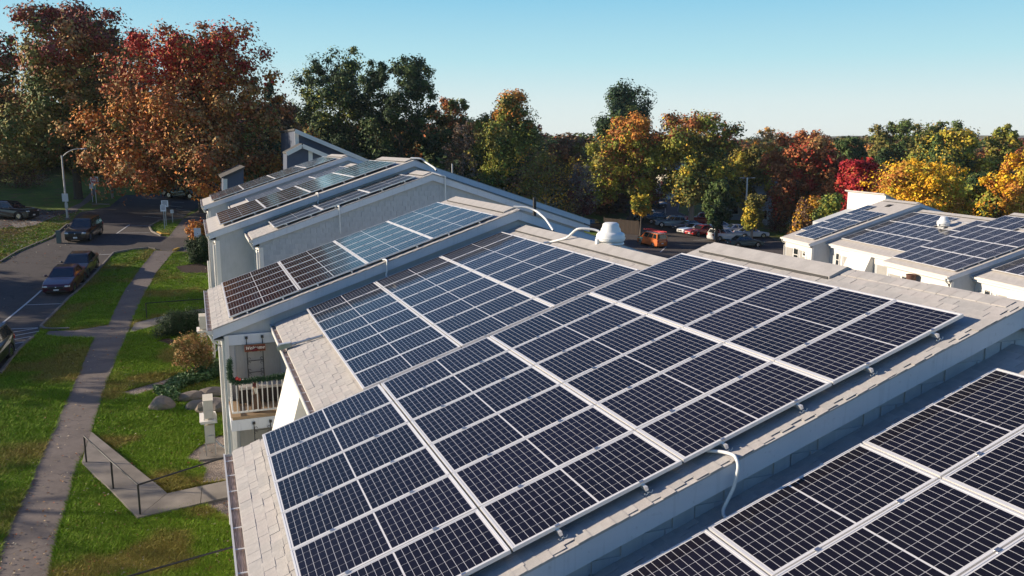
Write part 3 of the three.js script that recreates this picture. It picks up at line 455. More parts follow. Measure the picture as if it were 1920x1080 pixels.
// ------------------------------------------------------------------ conduits, fans and pipes on the roofs
const onRoof = (u, px, py, up = 0) => { const d = ray(px, py), n = V(-SP, CP, 0), p0 = V(u.xr, u.ry + up, 0); return CAM.clone().addScaledVector(d, p0.sub(CAM).dot(n) / d.dot(n)); };
const conduit = (pts, r, label) => solo('conduit', pipe(pts, r, 60, 10), M.conduit, label, 'conduit');
{
  let p = onRoof(UA, 1357, 850, .05), y = (x) => UA.rs(x); const x = p.x;
  conduit([V(x - .1, y(x) + .035, 6.05), V(x, y(x) + .06, 6.2), V(x + .03, y(x) + .07, 6.36), V(x + .02, y(x) - .02, 6.44), V(x - .02, y(x) - .25, 6.43), V(x - .12, y(x) - .46, 6.42), V(x - .14, UN.rs(x - .14) + .04, 6.46), V(x - .14, UN.rs(x - .14) + .03, 6.62)], .019, 'white conduit looping over the grey rake board of the centre roof');
  const loop = (u, v, xx, zz, rr, label) => conduit([V(xx - .05, u.rs(xx) + .04, zz - .25), V(xx, u.rs(xx) + .06, zz - .05), V(xx + .02, u.rs(xx) + .02, zz + .05), V(xx, u.rs(xx) - .3, zz + .05), V(xx - .02, v.rs(xx) + .2, zz + .05), V(xx - .02, v.rs(xx) + .03, zz + .12)], rr, label);
  loop(UC, UB, onZ(724, 490, -9.9).x, -9.9, .026, 'white conduit looping over the rake of the roof above the balcony');
  loop(UE, UD, onZ(596, 366, -23.3).x, -23.3, .026, 'white conduit stub on the rake of the raised roof');
  { const xx = onZ(636, 390, -20.25).x; conduit([V(xx - .1, UD.rs(xx) + .04, -20.6), V(xx, UD.rs(xx) + .06, -20.3), V(xx, UD.rs(xx), -20.2), V(xx, UD.rs(xx) - 1, -20.2), V(xx, UC.rs(xx) - .3, -20.2)], .03, 'white conduit running down the shingled gable wall below the array'); }
  { const xx = onZ(834, 335, -20.25).x; conduit([V(xx - .5, UD.rs(xx - .5) + .06, -20.5), V(xx - .15, UD.rs(xx) + .1, -20.22), V(xx, UD.rs(xx) + .04, -20.2), V(xx, UD.rs(xx) - .6, -20.2), V(xx, UD.rs(xx) - 1.7, -20.2)], .035, 'white conduit running down the shingled gable wall near its peak'); }
  conduit([V(8.3, UC.ry + .1, -10.2), V(8.65, UC.ry + .08, -9.95), V(8.85, UC.ry - .02, -9.7), V(8.8, UB.ry + .3, -8.9), V(8.7, UB.ry + .04, -8.1)], .032, 'thick white conduit dropping from the balcony roof ridge to the recessed roof');
  conduit([V(8.5, UE.ry + .09, -23.6), V(8.9, UE.ry + .06, -23.3), V(9.1, UE.ry - .1, -23.2), V(9.2, UD.ry + .2, -22.2), V(9.1, UD.ry + .1, -21.5)], .04, 'white conduit dropping from the raised roof ridge to the stepped roof');
  const s = onRoof(UB, 1032, 453, .06), e = onRoof(UB, 1113, 452, .1);
  conduit([V(s.x - .2, UB.rs(s.x - .2) + .1, s.z), V(s.x, UB.rs(s.x) + .05, s.z), V(lerp(s.x, 8.45, .5), UB.ry + .05, lerp(s.z, e.z, .3)), V(8.35, UB.ry + .32, lerp(s.z, e.z, .55)), V(8.75, UB.ry + .28, lerp(s.z, e.z, .75)), V(8.95, UB.ry - .1, lerp(s.z, e.z, 1))], .03, 'grey conduit arching over the recessed roof ridge towards the exhaust fan');
  // conduit body lying across the recessed roof from gutter to array
  const a = V(1.0, UB.rs(1.0) + .1, onRoof(UB, 545, 652).z), b = V(1.93, UB.rs(1.93) + .06, onRoof(UB, 605, 634).z), w = thing('junction_conduit', 'grey metal conduit with couplings and box crossing the roof edge to the gutter', 'conduit', a), q = b.clone().sub(a);
  part('pipe', rod(V(0, 0, 0), q, .03, .03, 10), M.steel, w); part('coupling', rod(q.clone().multiplyScalar(.25), q.clone().multiplyScalar(.33), .043, .043, 10), M.steel, w); part('coupling', rod(q.clone().multiplyScalar(.6), q.clone().multiplyScalar(.68), .043, .043, 10), M.steel, w); part('junction_box', bar(q.clone().multiplyScalar(-.12), q.clone().multiplyScalar(.22), .16, .1), M.steel, w); part('cover', bar(q.clone().multiplyScalar(-.1).setY(.06), q.clone().multiplyScalar(.2).add(V(0, .055, 0)), .13, .02), M.alu, w);
}
function exhaustFan(pos, s, label) { // mushroom roof fan on a curb
  const o = thing('exhaust_fan', label, 'exhaust fan', pos), L = (p) => new THREE.LatheGeometry(p.map((q) => new THREE.Vector2(q[0] * s, q[1] * s)), 28), wm = mat([.78, .78, .76], .45);
  part('curb', box(.42 * s, .3 * s, .42 * s, 0, .02 * s, 0), M.steel, o); part('base_skirt', L([[.24, .16], [.33, .17], [.36, .2], [.34, .23], [.25, .24]]), wm, o); part('windband', L([[.25, .24], [.34, .25], [.375, .3], [.37, .42], [.34, .47], [.27, .5]]), wm, o); part('motor_dome', L([[.27, .5], [.25, .58], [.215, .64], [.21, .7], [.16, .74], [.001, .75]]), wm, o); part('band_ring', L([[.372, .33], [.385, .335], [.385, .35], [.372, .355]]), wm, o);
  part('hinge', box(.06 * s, .14 * s, .1 * s, -.39 * s, .26 * s, 0), wm, o); return o;
}
exhaustFan(V(8.75, UB.ry - .15, -4.75), .95, 'white mushroom exhaust fan on the ridge of the recessed roof');
exhaustFan(V(6.2, 6.2 / 3 - DV - .52, -3.9).applyAxisAngle(V(0, 1, 0), RTURN).add(RPOS).add(V(0, -.05, 0)), 1.15, 'white mushroom exhaust fan among the panels of the white row');
{
  const vp = (p, h, r, label, c) => { const o = thing('vent_pipe', label, 'vent pipe', p); part('stack', cyl(r, r, h, 0, -.15, 0, 14), c, o); part('flashing', cyl(r * 2.2, r * 1.05, .12, 0, -.1, 0, 14), M.dark, o); };
  vp(V(10.0, UC.ry - .5, -12.6), .85, .06, 'black plumbing vent pipe behind the balcony roof ridge', M.black);
  const rl = (x, y, z) => V(x, y, z).applyAxisAngle(V(0, 1, 0), RTURN).add(RPOS);
  vp(rl(6.85, 6.85 / 3 - DV, 3.55), .75, .07, 'black plumbing vent pipe in the panel gap of the broad white-row roof', M.black);
  vp(V(11.5, UE.ry - 1.15, -27), 1.05, .035, 'thin grey vent pipe behind the raised roof', M.pole);
  const tv = thing('turtle_vent', 'low dark roof vent beside the ridge of the white row end roof', 'roof vent', rl(7.4, 7.4 / 3 - DV + .01, -12.4)); part('hood', new THREE.SphereGeometry(.22, 14, 8, 0, 6.3, 0, 1.57).scale(1, .5, 1), M.dark, tv); part('flange', box(.5, .02, .5, 0, .01, 0).rotateZ(PHI), M.dark, tv);
  // barrel planter standing against the white row
  const br = thing('barrel_planter', 'brown ribbed barrel planter on a post before the white row wall', 'planter', rl(-.62, -1.35, 3.1)); part('tub', new THREE.LatheGeometry([[.001, 0], [.22, 0], [.29, .62], [.31, .63], [.31, .68], [.26, .68], [.24, .58], [.001, .56]].map((p) => new THREE.Vector2(...p)), 20), mat([.10, .045, .03], .7), br); part('post', cyl(.06, .06, 4.6, 0, -4.6, 0), M.wood, br);
}
// ------------------------------------------------------------------ trees and shrubs
const barkM = [mat([.085, .07, .058], .95, { map: T.bark }), mat([.30, .27, .23], .95, { map: T.bark }), mat([.045, .037, .032], .95, { map: T.bark })];
const leafM = new THREE.MeshPhysicalMaterial({ color: rgb(1, 1, 1), roughness: .7, specularIntensity: .35, vertexColors: true, side: THREE.DoubleSide });
const C = { red: [.30, .030, .022], crimson: [.26, .018, .03], rust: [.26, .092, .035], orange: [.40, .165, .035], amber: [.44, .24, .03], gold: [.56, .33, .02], yellow: [.38, .29, .035], tan: [.33, .19, .075], olive: [.145, .128, .034], green: [.066, .095, .028], lime: [.20, .205, .036], deep: [.022, .042, .016], pine: [.024, .050, .026], brown: [.12, .07, .04], maroon: [.10, .022, .022], grey: [.16, .13, .11] };
function limbs(R, h, r, base, spread, n, lean = 0) { // tapered trunk with limbs, feet at the origin
  const l = [], top = V(lean + (R() - .5) * h * .06, h * .66, (R() - .5) * h * .06), mid = V((R() - .5) * h * .03 + lean * .4, h * .36, (R() - .5) * h * .03);
  l.push(rod(V(0, -.3, 0), mid, r * 1.15, r * .72, 9), rod(mid, top, r * .72, r * .2, 8), cyl(r * 1.7, r * 1.05, .5, 0, -.25, 0, 9));
  for (let i = 0; i < n; i++) {
    const t = base + (0.66 - base) * (i + R()) / n, y = t * h, p = y < mid.y ? V(0, 0, 0).lerp(mid, y / mid.y) : mid.clone().lerp(top, (y - mid.y) / (top.y - mid.y));
    const a = i * 2.4 + R(), len = spread * (.55 + .5 * R()), e = p.clone().add(V(Math.cos(a) * len * .5, len * (.25 + .25 * R()), Math.sin(a) * len * .5)), f = e.clone().add(V(Math.cos(a + R() - .5) * len * .5, len * (.05 + .3 * R()), Math.sin(a + R() - .5) * len * .5)), rr = r * .42 * (1.1 - t);
    l.push(rod(p, e, rr, rr * .6, 6), rod(e, f, rr * .6, rr * .18, 5));
    for (let k = 0; k < 2; k++) { const q = p.clone().lerp(e, .4 + .5 * R()), b = a + (R() - .5) * 2.4; l.push(rod(q, q.clone().add(V(Math.cos(b) * len * .4, len * (.1 + .35 * R()), Math.sin(b) * len * .4)), rr * .45, rr * .12, 4)); }
  }
  return l;
}
// crown: leaf-sized faces gathered in clumps over an uneven envelope
function crown(R, o) {
  const { h, y0, rx, rz = rx, leaf, colors, clumps = 60, profile = (t) => Math.sqrt(Math.max(0, 1 - Math.pow(2 * t - .85, 2) / 1.35)), seed = 1, hollow = .38, clumpR = .2, droop = 0, fill = .24, dense = 1, topColor = null, lowColor = null } = o;
  const n = Math.round(o.n * 2.4 * dense), pos = new Float32Array(n * 18), nor = new Float32Array(n * 18), col = new Float32Array(n * 18), cl = [], H = h - y0, M3 = Math.round(clumps * 2.6), d0 = V();
  const hueAt = (x, y, z, t) => {
    const f = noise3(x * .33 + seed * 3.1, y * .33, z * .33, 40 + seed), pick = clamp((f - .24) / .52 + (R() - .5) * .45, 0, .999); let k = colors[Math.floor(pick * colors.length)];
    if (topColor && t > .58 && R() < (t - .55) * 1.7) k = topColor; if (lowColor && t < .4 && R() < (.45 - t) * 2.2) k = lowColor; return k;
  };
  // lobes: main limbs' masses of foliage, then clumps over each lobe
  const lobes = [], NL = Math.round((o.lobes || 15) * 1.35); let lw = 0;
  for (let i = 0; i < NL; i++) {
    const t = (i + .15 + .7 * R()) / NL, a = i * 2.4 + R() * 1.4, e = Math.max(.12, profile(t)), off = e * (.34 + .50 * R()), r = (.25 + .23 * R()) * (.45 + .6 * e), ry = Math.max(.8, r * rx * (.75 + .35 * R())), y = clamp(y0 + t * H, y0 + ry * .5, h - ry * (t > .85 ? .9 : .6));
    lobes.push({ x: Math.cos(a) * off * rx, y, z: Math.sin(a) * off * rz, r: r * rx, ry, w: r * r }); lw += r * r;
  }
  if (!o.open) { lobes.push({ x: 0, y: y0 + H * .42, z: 0, r: rx * .42, ry: H * .36, w: lw * .12 }); lw *= 1.12; }
  const lobe = () => { let s = R() * lw; for (const b of lobes) { s -= b.w; if (s <= 0) return b; } return lobes[0]; };
  for (let i = 0; i < M3; i++) {
    const b = lobe(), k = Math.pow(R(), hollow); d0.set(R() - .5, R() - .5, R() - .5).normalize(); const x = b.x + d0.x * k * b.r, y = clamp(b.y + d0.y * k * b.ry, y0, h), z = b.z + d0.z * k * b.r, t = (y - y0) / H;
    cl.push({ x, y, z, t, r: rx * clumpR * (.35 + .75 * R() * R() + .2 * R()) * .8, c: hueAt(x, y, z, t) });
  }
  const cum = []; let tot = 0; for (const q of cl) { tot += Math.pow(q.r, 1.7); cum.push(tot); }
  const gauss = () => (R() + R() + R() - 1.5) * 1.15, p = V(), d = V(), nn = V(), u = V(), v = V(), q = V(), pts = [[-.5, 0, 0], [0, -.5, 1], [.5, 0, 0], [-.5, 0, 0], [.5, 0, 0], [0, .5, 1]];
  for (let i = 0; i < n; i++) {
    let k3;
    if (R() < fill) { // loose leaves through the whole crown
      const b = lobe(), k = Math.pow(R(), .4); d.set(R() - .5, R() - .5, R() - .5).normalize(); p.set(b.x + d.x * k * b.r, b.y + d.y * k * b.ry, b.z + d.z * k * b.r); k3 = hueAt(p.x, p.y, p.z, (p.y - y0) / H);
    } else {
      const s = R() * tot; let lo = 0, hi = cum.length - 1; while (lo < hi) { const m = (lo + hi) >> 1; cum[m] < s ? lo = m + 1 : hi = m; }
      const b = cl[lo]; d.set(gauss(), gauss(), gauss()); p.set(b.x + d.x * b.r, b.y + d.y * b.r * .8 - droop * b.r * d.lengthSq(), b.z + d.z * b.r); d.normalize(); k3 = R() < .8 ? b.c : hueAt(b.x, b.y, b.z, b.t);
    }
    nn.set(d.x + (R() - .5) * 1.3, d.y + .3 + (R() - .5) * 1.3, d.z + (R() - .5) * 1.3).normalize(); u.set(R() - .5, R() - .5, R() - .5).cross(nn).normalize(); v.crossVectors(nn, u);
    const L = leaf * (.55 + .75 * R()), W = L * (.5 + .3 * R()), k = i * 18, bend = L * .22;
    pts.forEach(([a, b, t], m) => { q.copy(p).addScaledVector(u, a * L).addScaledVector(v, b * W).addScaledVector(nn, -t * bend); pos[k + m * 3] = q.x; pos[k + m * 3 + 1] = q.y; pos[k + m * 3 + 2] = q.z; nor[k + m * 3] = nn.x; nor[k + m * 3 + 1] = nn.y; nor[k + m * 3 + 2] = nn.z; });
    const j = .7 + .6 * R(), hue = (R() - .5) * .3; for (let m = 0; m < 6; m++) { col[k + m * 3] = k3[0] * j * (1 + hue); col[k + m * 3 + 1] = k3[1] * j * (1 - hue * .6); col[k + m * 3 + 2] = k3[2] * j; }
  }
  const g = new THREE.BufferGeometry(); g.setAttribute('position', new THREE.BufferAttribute(pos, 3)); g.setAttribute('normal', new THREE.BufferAttribute(nor, 3)); g.setAttribute('color', new THREE.BufferAttribute(col, 3)); return g;
}
let treeSeed = 100;
const conifer = (t) => Math.pow(1 - t, .75) * (.78 + .22 * Math.abs(Math.sin(t * 21))) + .04, oval = (t) => Math.sqrt(Math.max(0, 1 - Math.pow(2 * t - 1, 2))) * .95 + .05, umbrella = (t) => Math.sqrt(Math.max(0, 1 - Math.pow(t, 2.2))) * (.55 + .45 * smooth(0, .25, t)), broad = (t) => Math.sqrt(Math.max(0, 1 - Math.pow(2 * t - .75, 2) / 1.6));
// tree by its place in the photo: column, depth, photo rows of top and crown foot, photo half-width
function tree(name, label, px, D, top, foot, halfW, colors, o = {}) {
  const R = rng(++treeSeed), base = o.at || underD(px, D), tp = CAM.y + ray(px, top).y * D, h = Math.max(1.2, tp - base.y), y0 = Math.max(h * .06, CAM.y + ray(px, foot).y * D - base.y), rx = halfW * 1.08 * D / FPX;
  const t = thing(name, label, 'tree', base, 0, o.group), bm = barkM[o.bark || 0];
  part('trunk', limbs(R, h, o.r || (.10 + h * .014), o.low || Math.max(.12, y0 / h - .05), rx * .7, o.limbs || 7, o.lean || 0), bm, t);
  part('crown', crown(R, { h, y0, rx, rz: rx * (o.depth || .9), n: o.n || 7000, leaf: o.leaf || .42, colors, seed: treeSeed, profile: o.profile || broad, ...o.crown }), leafM, t);
  return t;
}
for (const k of Object.values(C)) for (let i = 0; i < 3; i++) k[i] *= 1.35;
const c = C;
// left group
tree('maple_tree', 'tall maple with red top and olive lower leaves beside the no-entry sign', 150, 92, 14, 318, 128, [c.olive, c.green, c.olive, c.rust, c.tan, c.olive], { n: 17000, leaf: .40, crown: { clumps: 90, lobes: 20, topColor: [.27, .075, .06], clumpR: .2 }, profile: (t) => broad(t * .94), r: .42 });
tree('maple_tree', 'dark red and green maple standing behind the tall red-topped maple', 200, 112, 46, 250, 66, [c.maroon, c.deep, c.green, c.maroon], { n: 8000, leaf: .45, profile: oval });
tree('maple_tree', 'dull green maple at the edge of the hillside lawn', 2, 104, 62, 270, 74, [c.green, c.deep, c.olive, c.rust], { n: 8500, leaf: .45, profile: oval, crown: { topColor: c.red } });
tree('oak_tree', 'orange-brown oak on the far hillside by the white parked cars', 40, 128, 178, 275, 66, [c.orange, c.amber, c.brown, c.olive], { n: 5000, leaf: .45 });
tree('maple_tree', 'broad fiery red and copper maple hanging over the dark parked cars', 380, 84, 60, 350, 176, [c.rust, c.tan, c.orange, c.rust, c.tan, c.olive, c.rust, c.orange], { n: 26000, leaf: .34, r: .4, crown: { clumps: 110, topColor: c.red, clumpR: .165, lobes: 24 }, profile: (t) => Math.sqrt(Math.max(0, 1 - Math.pow(1.75 * t - .62, 2) / 1.32)) });
tree('pine_tree', 'grey-green pine tip rising behind the fiery red maple', 278, 125, 66, 240, 30, [c.pine, c.grey, c.deep], { n: 4200, leaf: .4, profile: oval });
tree('pine_tree', 'slim dark pine tip at the right shoulder of the red maple', 520, 120, 146, 280, 26, [c.pine, c.deep], { n: 3600, leaf: .42, profile: conifer });
tree('oak_tree', 'brown half-bare oak between the red maple and the green oaks', 545, 126, 196, 285, 30, [c.brown, c.tan, c.rust], { n: 2600, leaf: .42 });
tree('oak_tree', 'lofty green oak with two pointed tops behind the blue house', 640, 140, 94, 322, 92, [c.green, c.lime, c.deep, c.green, c.deep], { n: 15000, leaf: .42, crown: { clumps: 70, clumpR: .17 }, r: .45 });
tree('oak_tree', 'dark green oak standing right of the two-topped oak', 752, 134, 112, 330, 84, [c.deep, c.deep, c.green, c.deep], { n: 13000, leaf: .42, crown: { clumps: 62, clumpR: .17 }, r: .45 });
tree('oak_tree', 'dusky green oak with rusty tips behind the dark oak', 850, 145, 186, 300, 46, [c.deep, c.green, c.olive, c.rust], { n: 5200, leaf: .5, profile: oval });
tree('maple_tree', 'bare-twigged grey-brown tree in front of the dusky oak', 868, 122, 226, 330, 34, [c.brown, c.grey, c.brown], { n: 1300, leaf: .26, limbs: 12, crown: { hollow: .7 } });
tree('maple_tree', 'maple with orange crest over green lower branches', 958, 128, 176, 338, 76, [c.lime, c.olive, c.green, c.lime], { n: 11000, leaf: .42, crown: { topColor: c.orange, clumps: 56, clumpR: .21 } });
tree('oak_tree', 'rust-brown oak crest filling the gap beside the bare tree', 1068, 132, 258, 340, 44, [c.rust, c.brown, c.olive], { n: 4200, leaf: .45 });
tree('crabapple_tree', 'spreading half-bare tree with pale limbs and sparse olive leaves', 1022, 84, 268, 396, 72, [c.olive, c.brown, c.amber, c.grey], { n: 1700, leaf: .24, bark: 1, limbs: 18, low: .12, r: .26, crown: { clumps: 40, hollow: .6, clumpR: .3 } });
tree('crabapple_tree', 'mauve leafless thicket tree below the green maple', 1090, 88, 306, 400, 34, [c.grey, c.maroon, c.grey], { n: 1500, leaf: .2, limbs: 14, crown: { clumps: 30, clumpR: .32 } });
// right group
tree('pine_tree', 'tall bushy white pine rising above the orange maples', 1172, 165, 160, 312, 90, [c.pine, c.pine, c.green, c.deep], { n: 11000, leaf: .5, profile: (t) => Math.pow(1 - t, .55) * (.85 + .15 * Math.sin(t * 25)), crown: { clumps: 80, clumpR: .17 }, r: .5 });
tree('maple_tree', 'orange-topped maple with green skirts behind the orange van', 1184, 120, 218, 376, 76, [c.lime, c.olive, c.yellow, c.rust, c.lime], { n: 12000, leaf: .40, crown: { topColor: c.orange, clumps: 64, clumpR: .2 } });
tree('maple_tree', 'yellow-green maple with straight pale trunk in the car park verge', 1296, 118, 208, 372, 88, [c.lime, c.olive, c.yellow, c.green, c.olive], { n: 13000, leaf: .40, bark: 1, r: .42, low: .42, crown: { topColor: c.rust, clumps: 66, clumpR: .2 } });
tree('maple_tree', 'yellow-green maple beside the tall parking lamp', 1404, 127, 272, 388, 56, [c.lime, c.yellow, c.olive], { n: 6500, leaf: .4, crown: { clumps: 40 } });
tree('young_tree', 'small yellow-green street tree with pale trunk behind the teal sedan', 1411, 104, 362, 430, 22, [c.lime, c.yellow, c.olive], { n: 3000, leaf: .3, bark: 1, r: .2, profile: oval });
tree('young_tree', 'small yellow-green street tree near the dark pickup truck', 1202, 112, 366, 402, 20, [c.yellow, c.lime, c.amber], { n: 2200, leaf: .3, profile: oval });
tree('birch_tree', 'wispy thinning orange birch poking above the far canopy', 1432, 165, 240, 330, 40, [c.orange, c.amber, c.tan], { n: 2600, leaf: .36, limbs: 14, crown: { clumps: 44, clumpR: .18 } });
tree('maple_tree', 'big rust-red maple left of the crimson sapling', 1512, 116, 248, 400, 80, [c.rust, c.rust, c.red, c.brown, c.tan], { n: 12000, leaf: .4, crown: { clumps: 64, clumpR: .17, topColor: c.rust } });
tree('maple_tree', 'crimson maple sapling between the rust maple and the golden tree', 1602, 98, 296, 400, 42, [c.red, c.crimson, c.red, c.rust], { n: 6000, leaf: .36, profile: oval });
tree('oak_tree', 'dark green oak in front of the far skyline trees', 1590, 150, 258, 360, 36, [c.deep, c.green], { n: 4600, leaf: .48, profile: oval });
tree('oak_tree', 'olive oak in the skyline row with a rounded dome', 1662, 170, 232, 340, 52, [c.olive, c.green, c.deep], { n: 6500, leaf: .52 });
tree('oak_tree', 'bronze-topped oak at the highest point of the skyline row', 1738, 172, 226, 340, 48, [c.olive, c.green, c.rust], { n: 6500, leaf: .52 });
tree('oak_tree', 'yellow-green oak spreading behind the golden tree', 1776, 128, 244, 360, 74, [c.lime, c.olive, c.yellow, c.green], { n: 10000, leaf: .44, crown: { clumps: 56, clumpR: .21 } });
tree('oak_tree', 'slim yellow-green oak at the end of the skyline row', 1868, 132, 236, 350, 30, [c.lime, c.olive, c.yellow], { n: 4800, leaf: .42, profile: oval });
tree('honey_locust_tree', 'wide golden yellow honey locust behind the white townhouse row', 1712, 88, 302, 420, 112, [c.gold, c.amber, c.gold, c.yellow, c.orange], { n: 16000, leaf: .28, profile: umbrella, crown: { clumps: 100, clumpR: .13, droop: .1, lobes: 22 } });
tree('maple_tree', 'dark green maple half hidden behind the golden locust', 1838, 96, 322, 430, 50, [c.green, c.deep, c.lime], { n: 7000, leaf: .38 });
tree('honey_locust_tree', 'orange-gold locust rising over the far end of the solar roofs', 1908, 92, 282, 440, 62, [c.amber, c.orange, c.gold, c.yellow], { n: 10000, leaf: .3, crown: { clumps: 56, clumpR: .2 } });
tree('young_tree', 'bright green young tree by the corner of the white row', 1556, 86, 362, 440, 30, [c.lime, c.green, c.lime], { n: 4000, leaf: .3, profile: oval });
tree('young_tree', 'orange shrubby tree leaning on the white row end wall', 1520, 92, 372, 446, 34, [c.tan, c.amber, c.brown], { n: 4000, leaf: .28 });
tree('young_tree', 'dense dark evergreen on the car park verge beside the red pickup', 1345, 108, 338, 428, 28, [c.deep, c.pine, c.green], { n: 4500, leaf: .32, profile: oval });
// trees out of the frame whose shadows cross the lawn, path and road
for (const [x, z, h, rr, n, label] of [[-31, -25, 15, 5.0, 130, 'thinning maple shading the lower lawn and path'], [-25, -12, 10, 3.4, 60, 'half-bare maple shading the ramp lawn'], [-29, -36, 13, 3.2, 420, 'slim maple shading the middle of the footpath'], [-36, -58, 14.5, 6, 5000, 'full maple shading the parked maroon car'], [-40, -48, 13.5, 5.5, 4500, 'rounded maple shading the hatched parking bay'], [-35, -88, 12, 5, 4500, 'low dense maple shading the road junction'], [-42, -101, 15, 6, 5000, 'bushy oak shading the far parking rows'], [-48, -114, 16, 6, 5000, 'broad oak shading the upper car park'], [-54, -110, 22, 8, 6000, 'tall oak shading the hillside lawn'], [-46, -122, 20, 8, 5000, 'spreading oak shading the upper hillside']]) {
  const D = 60, f = FPX / D, b = gnd(x, z), R = rng(++treeSeed), t = thing('maple_tree', label, 'tree', b, 0, 'trees shading the lawn and road');
  part('trunk', limbs(R, h, .3, .25, rr * .9, 16), barkM[0], t); part('crown', crown(R, { h, y0: h * .28, rx: rr, n, leaf: .42, colors: [c.olive, c.rust, c.amber], seed: treeSeed, profile: broad, clumps: n < 2000 ? 34 : 60, clumpR: n < 2000 ? .1 : .18, fill: n < 500 ? .1 : .4 }), leafM, t);
}
{ // the wooded skyline far behind: one mass
  const R = rng(909), blob = crown(R, { h: 8, y0: 0, rx: 5, n: 520, leaf: .75, colors: [[1, 1, 1]], seed: 3, clumps: 16, clumpR: .4, profile: oval });
  const spots = []; const cols = [c.olive, c.green, c.deep, c.rust, c.brown, c.orange, c.deep, c.olive, c.maroon];
  for (let i = 0; i < 1900; i++) { const px = -150 + R() * 2220, D = 190 + Math.pow(R(), 1.6) * 900; spots.push([px, D]); if (i < 150) spots.push([-120 + R() * 620, 118 + R() * 60]); if (i < 90) spots.push([560 + R() * 620, 128 + R() * 60]); if (i < 60) spots.push([1420 + R() * 500, 132 + R() * 50]); }
  const im = new THREE.InstancedMesh(blob, leafM, spots.length), m = new THREE.Matrix4(), q = new THREE.Quaternion(), col = new THREE.Color();
  spots.forEach(([px, D], i) => { const b = underD(px, D), s = .75 + .75 * R(), lim = (252 - 275) * 0; q.setFromAxisAngle(V(0, 1, 0), R() * 6.28); m.compose(V(b.x, b.y - 1, b.z), q, V(s * 1.25, s * (px > 1000 ? .8 : 1.05) * (D < 180 ? .8 : 1), s * 1.25)); im.setMatrixAt(i, m); const k = cols[Math.floor(R() * cols.length)]; col.setRGB(k[0], k[1], k[2]); im.setColorAt(i, col); });
  im.name = 'distant_woods'; im.castShadow = im.receiveShadow = true; tag(im, 'wooded autumn skyline filling the distance behind the trees', 'woods'); im.userData.kind = 'stuff'; scene.add(im);
}
{ // low hills on the horizon
  const pos = [], idx = []; const n = 160; for (let i = 0; i <= n; i++) { const a = -2.2 + 3.4 * i / n, r = 2300, x = CAM.x + Math.sin(a) * r, z = CAM.z - Math.cos(a) * r, hh = 30 * smooth(.25, .95, a) * (.6 + .8 * fbm(a * 4, 2, 4, 0, 5)) + 6 * fbm(a * 30, 1, 3, 0, 6); pos.push(x * .8, -5, z * .8, x, hh, z, x * 1.3, -5, z * 1.3); if (i) { const k = i * 3; for (const d of [0, 1]) idx.push(k - 3 + d, k - 2 + d, k + d, k + d, k - 2 + d, k + 1 + d); } }
  const g = new THREE.BufferGeometry(); g.setAttribute('position', new THREE.Float32BufferAttribute(pos, 3)); g.setIndex(idx); g.computeVertexNormals(); struct('hills', g, mat([.10, .085, .06], 1, { side: THREE.DoubleSide }));
}
// ------------------------------------------------------------------ vehicles (local axes: x forward, y up, feet at the origin)
function hexa(b, t) { // solid from four base and four top corners, same winding
  const v = [...b, ...t], f = [[0, 1, 2, 3], [7, 6, 5, 4], [0, 4, 5, 1], [1, 5, 6, 2], [2, 6, 7, 3], [3, 7, 4, 0]], pos = [], c = V(0, 0, 0); v.forEach((p) => c.add(p)); c.multiplyScalar(1 / 8);
  for (const q of f) { let [a, b2, c2, d] = q.map((i) => v[i]); const n = b2.clone().sub(a).cross(c2.clone().sub(a)); if (n.dot(a.clone().sub(c)) < 0) [b2, d] = [d, b2]; for (const p of [a, b2, c2, a, c2, d]) pos.push(p.x, p.y, p.z); }
  const g = new THREE.BufferGeometry(); g.setAttribute('position', new THREE.Float32BufferAttribute(pos, 3)); g.computeVertexNormals(); return uvm(g);
}
function plate(q, t) { const n = q[1].clone().sub(q[0]).cross(q[2].clone().sub(q[0])).normalize(); return hexa(q, q.map((p) => p.clone().addScaledVector(n, t))); }
function inset(q, a, b = a) { const m = (i, j, k) => q[i].clone().lerp(q[j], k); const [A, B, Cc, D] = q; const mix = (u, v) => A.clone().multiplyScalar((1 - u) * (1 - v)).addScaledVector(B, u * (1 - v)).addScaledVector(Cc, u * v).addScaledVector(D, (1 - u) * v); return [mix(a, b), mix(1 - a, b), mix(1 - a, 1 - b), mix(a, 1 - b)]; }
const chrome = mat([.7, .7, .72], .2, { metalness: 1 }), lampM = phys([.75, .75, .72], .1, { clearcoat: 1 }), tailM = phys([.30, .01, .01], .15, { clearcoat: 1 }), plateM = mat([.72, .72, .70], .5);
const KIND = {
  sedan: { L: 4.75, W: 1.78, H: 1.43, belt: .93, hood: .80, tail: .97, cowl: .95, deck: -1.62, r0: .15, r1: -.98, wf: 1.42, wr: -1.36, wh: .33 },
  suv: { L: 4.6, W: 1.85, H: 1.68, belt: 1.06, hood: .98, tail: 1.08, cowl: .92, deck: -2.16, r0: .22, r1: -1.86, wf: 1.36, wr: -1.32, wh: .36 },
  van: { L: 4.7, W: 1.75, H: 1.86, belt: 1.12, hood: 1.0, tail: 1.12, cowl: 1.3, deck: -2.28, r0: .55, r1: -2.2, wf: 1.5, wr: -1.42, wh: .33 },
  pickup: { L: 5.6, W: 1.95, H: 1.85, belt: 1.18, hood: 1.1, tail: 1.15, cowl: 1.15, deck: -.55, r0: .55, r1: -.42, wf: 1.85, wr: -1.55, wh: .4 },
};
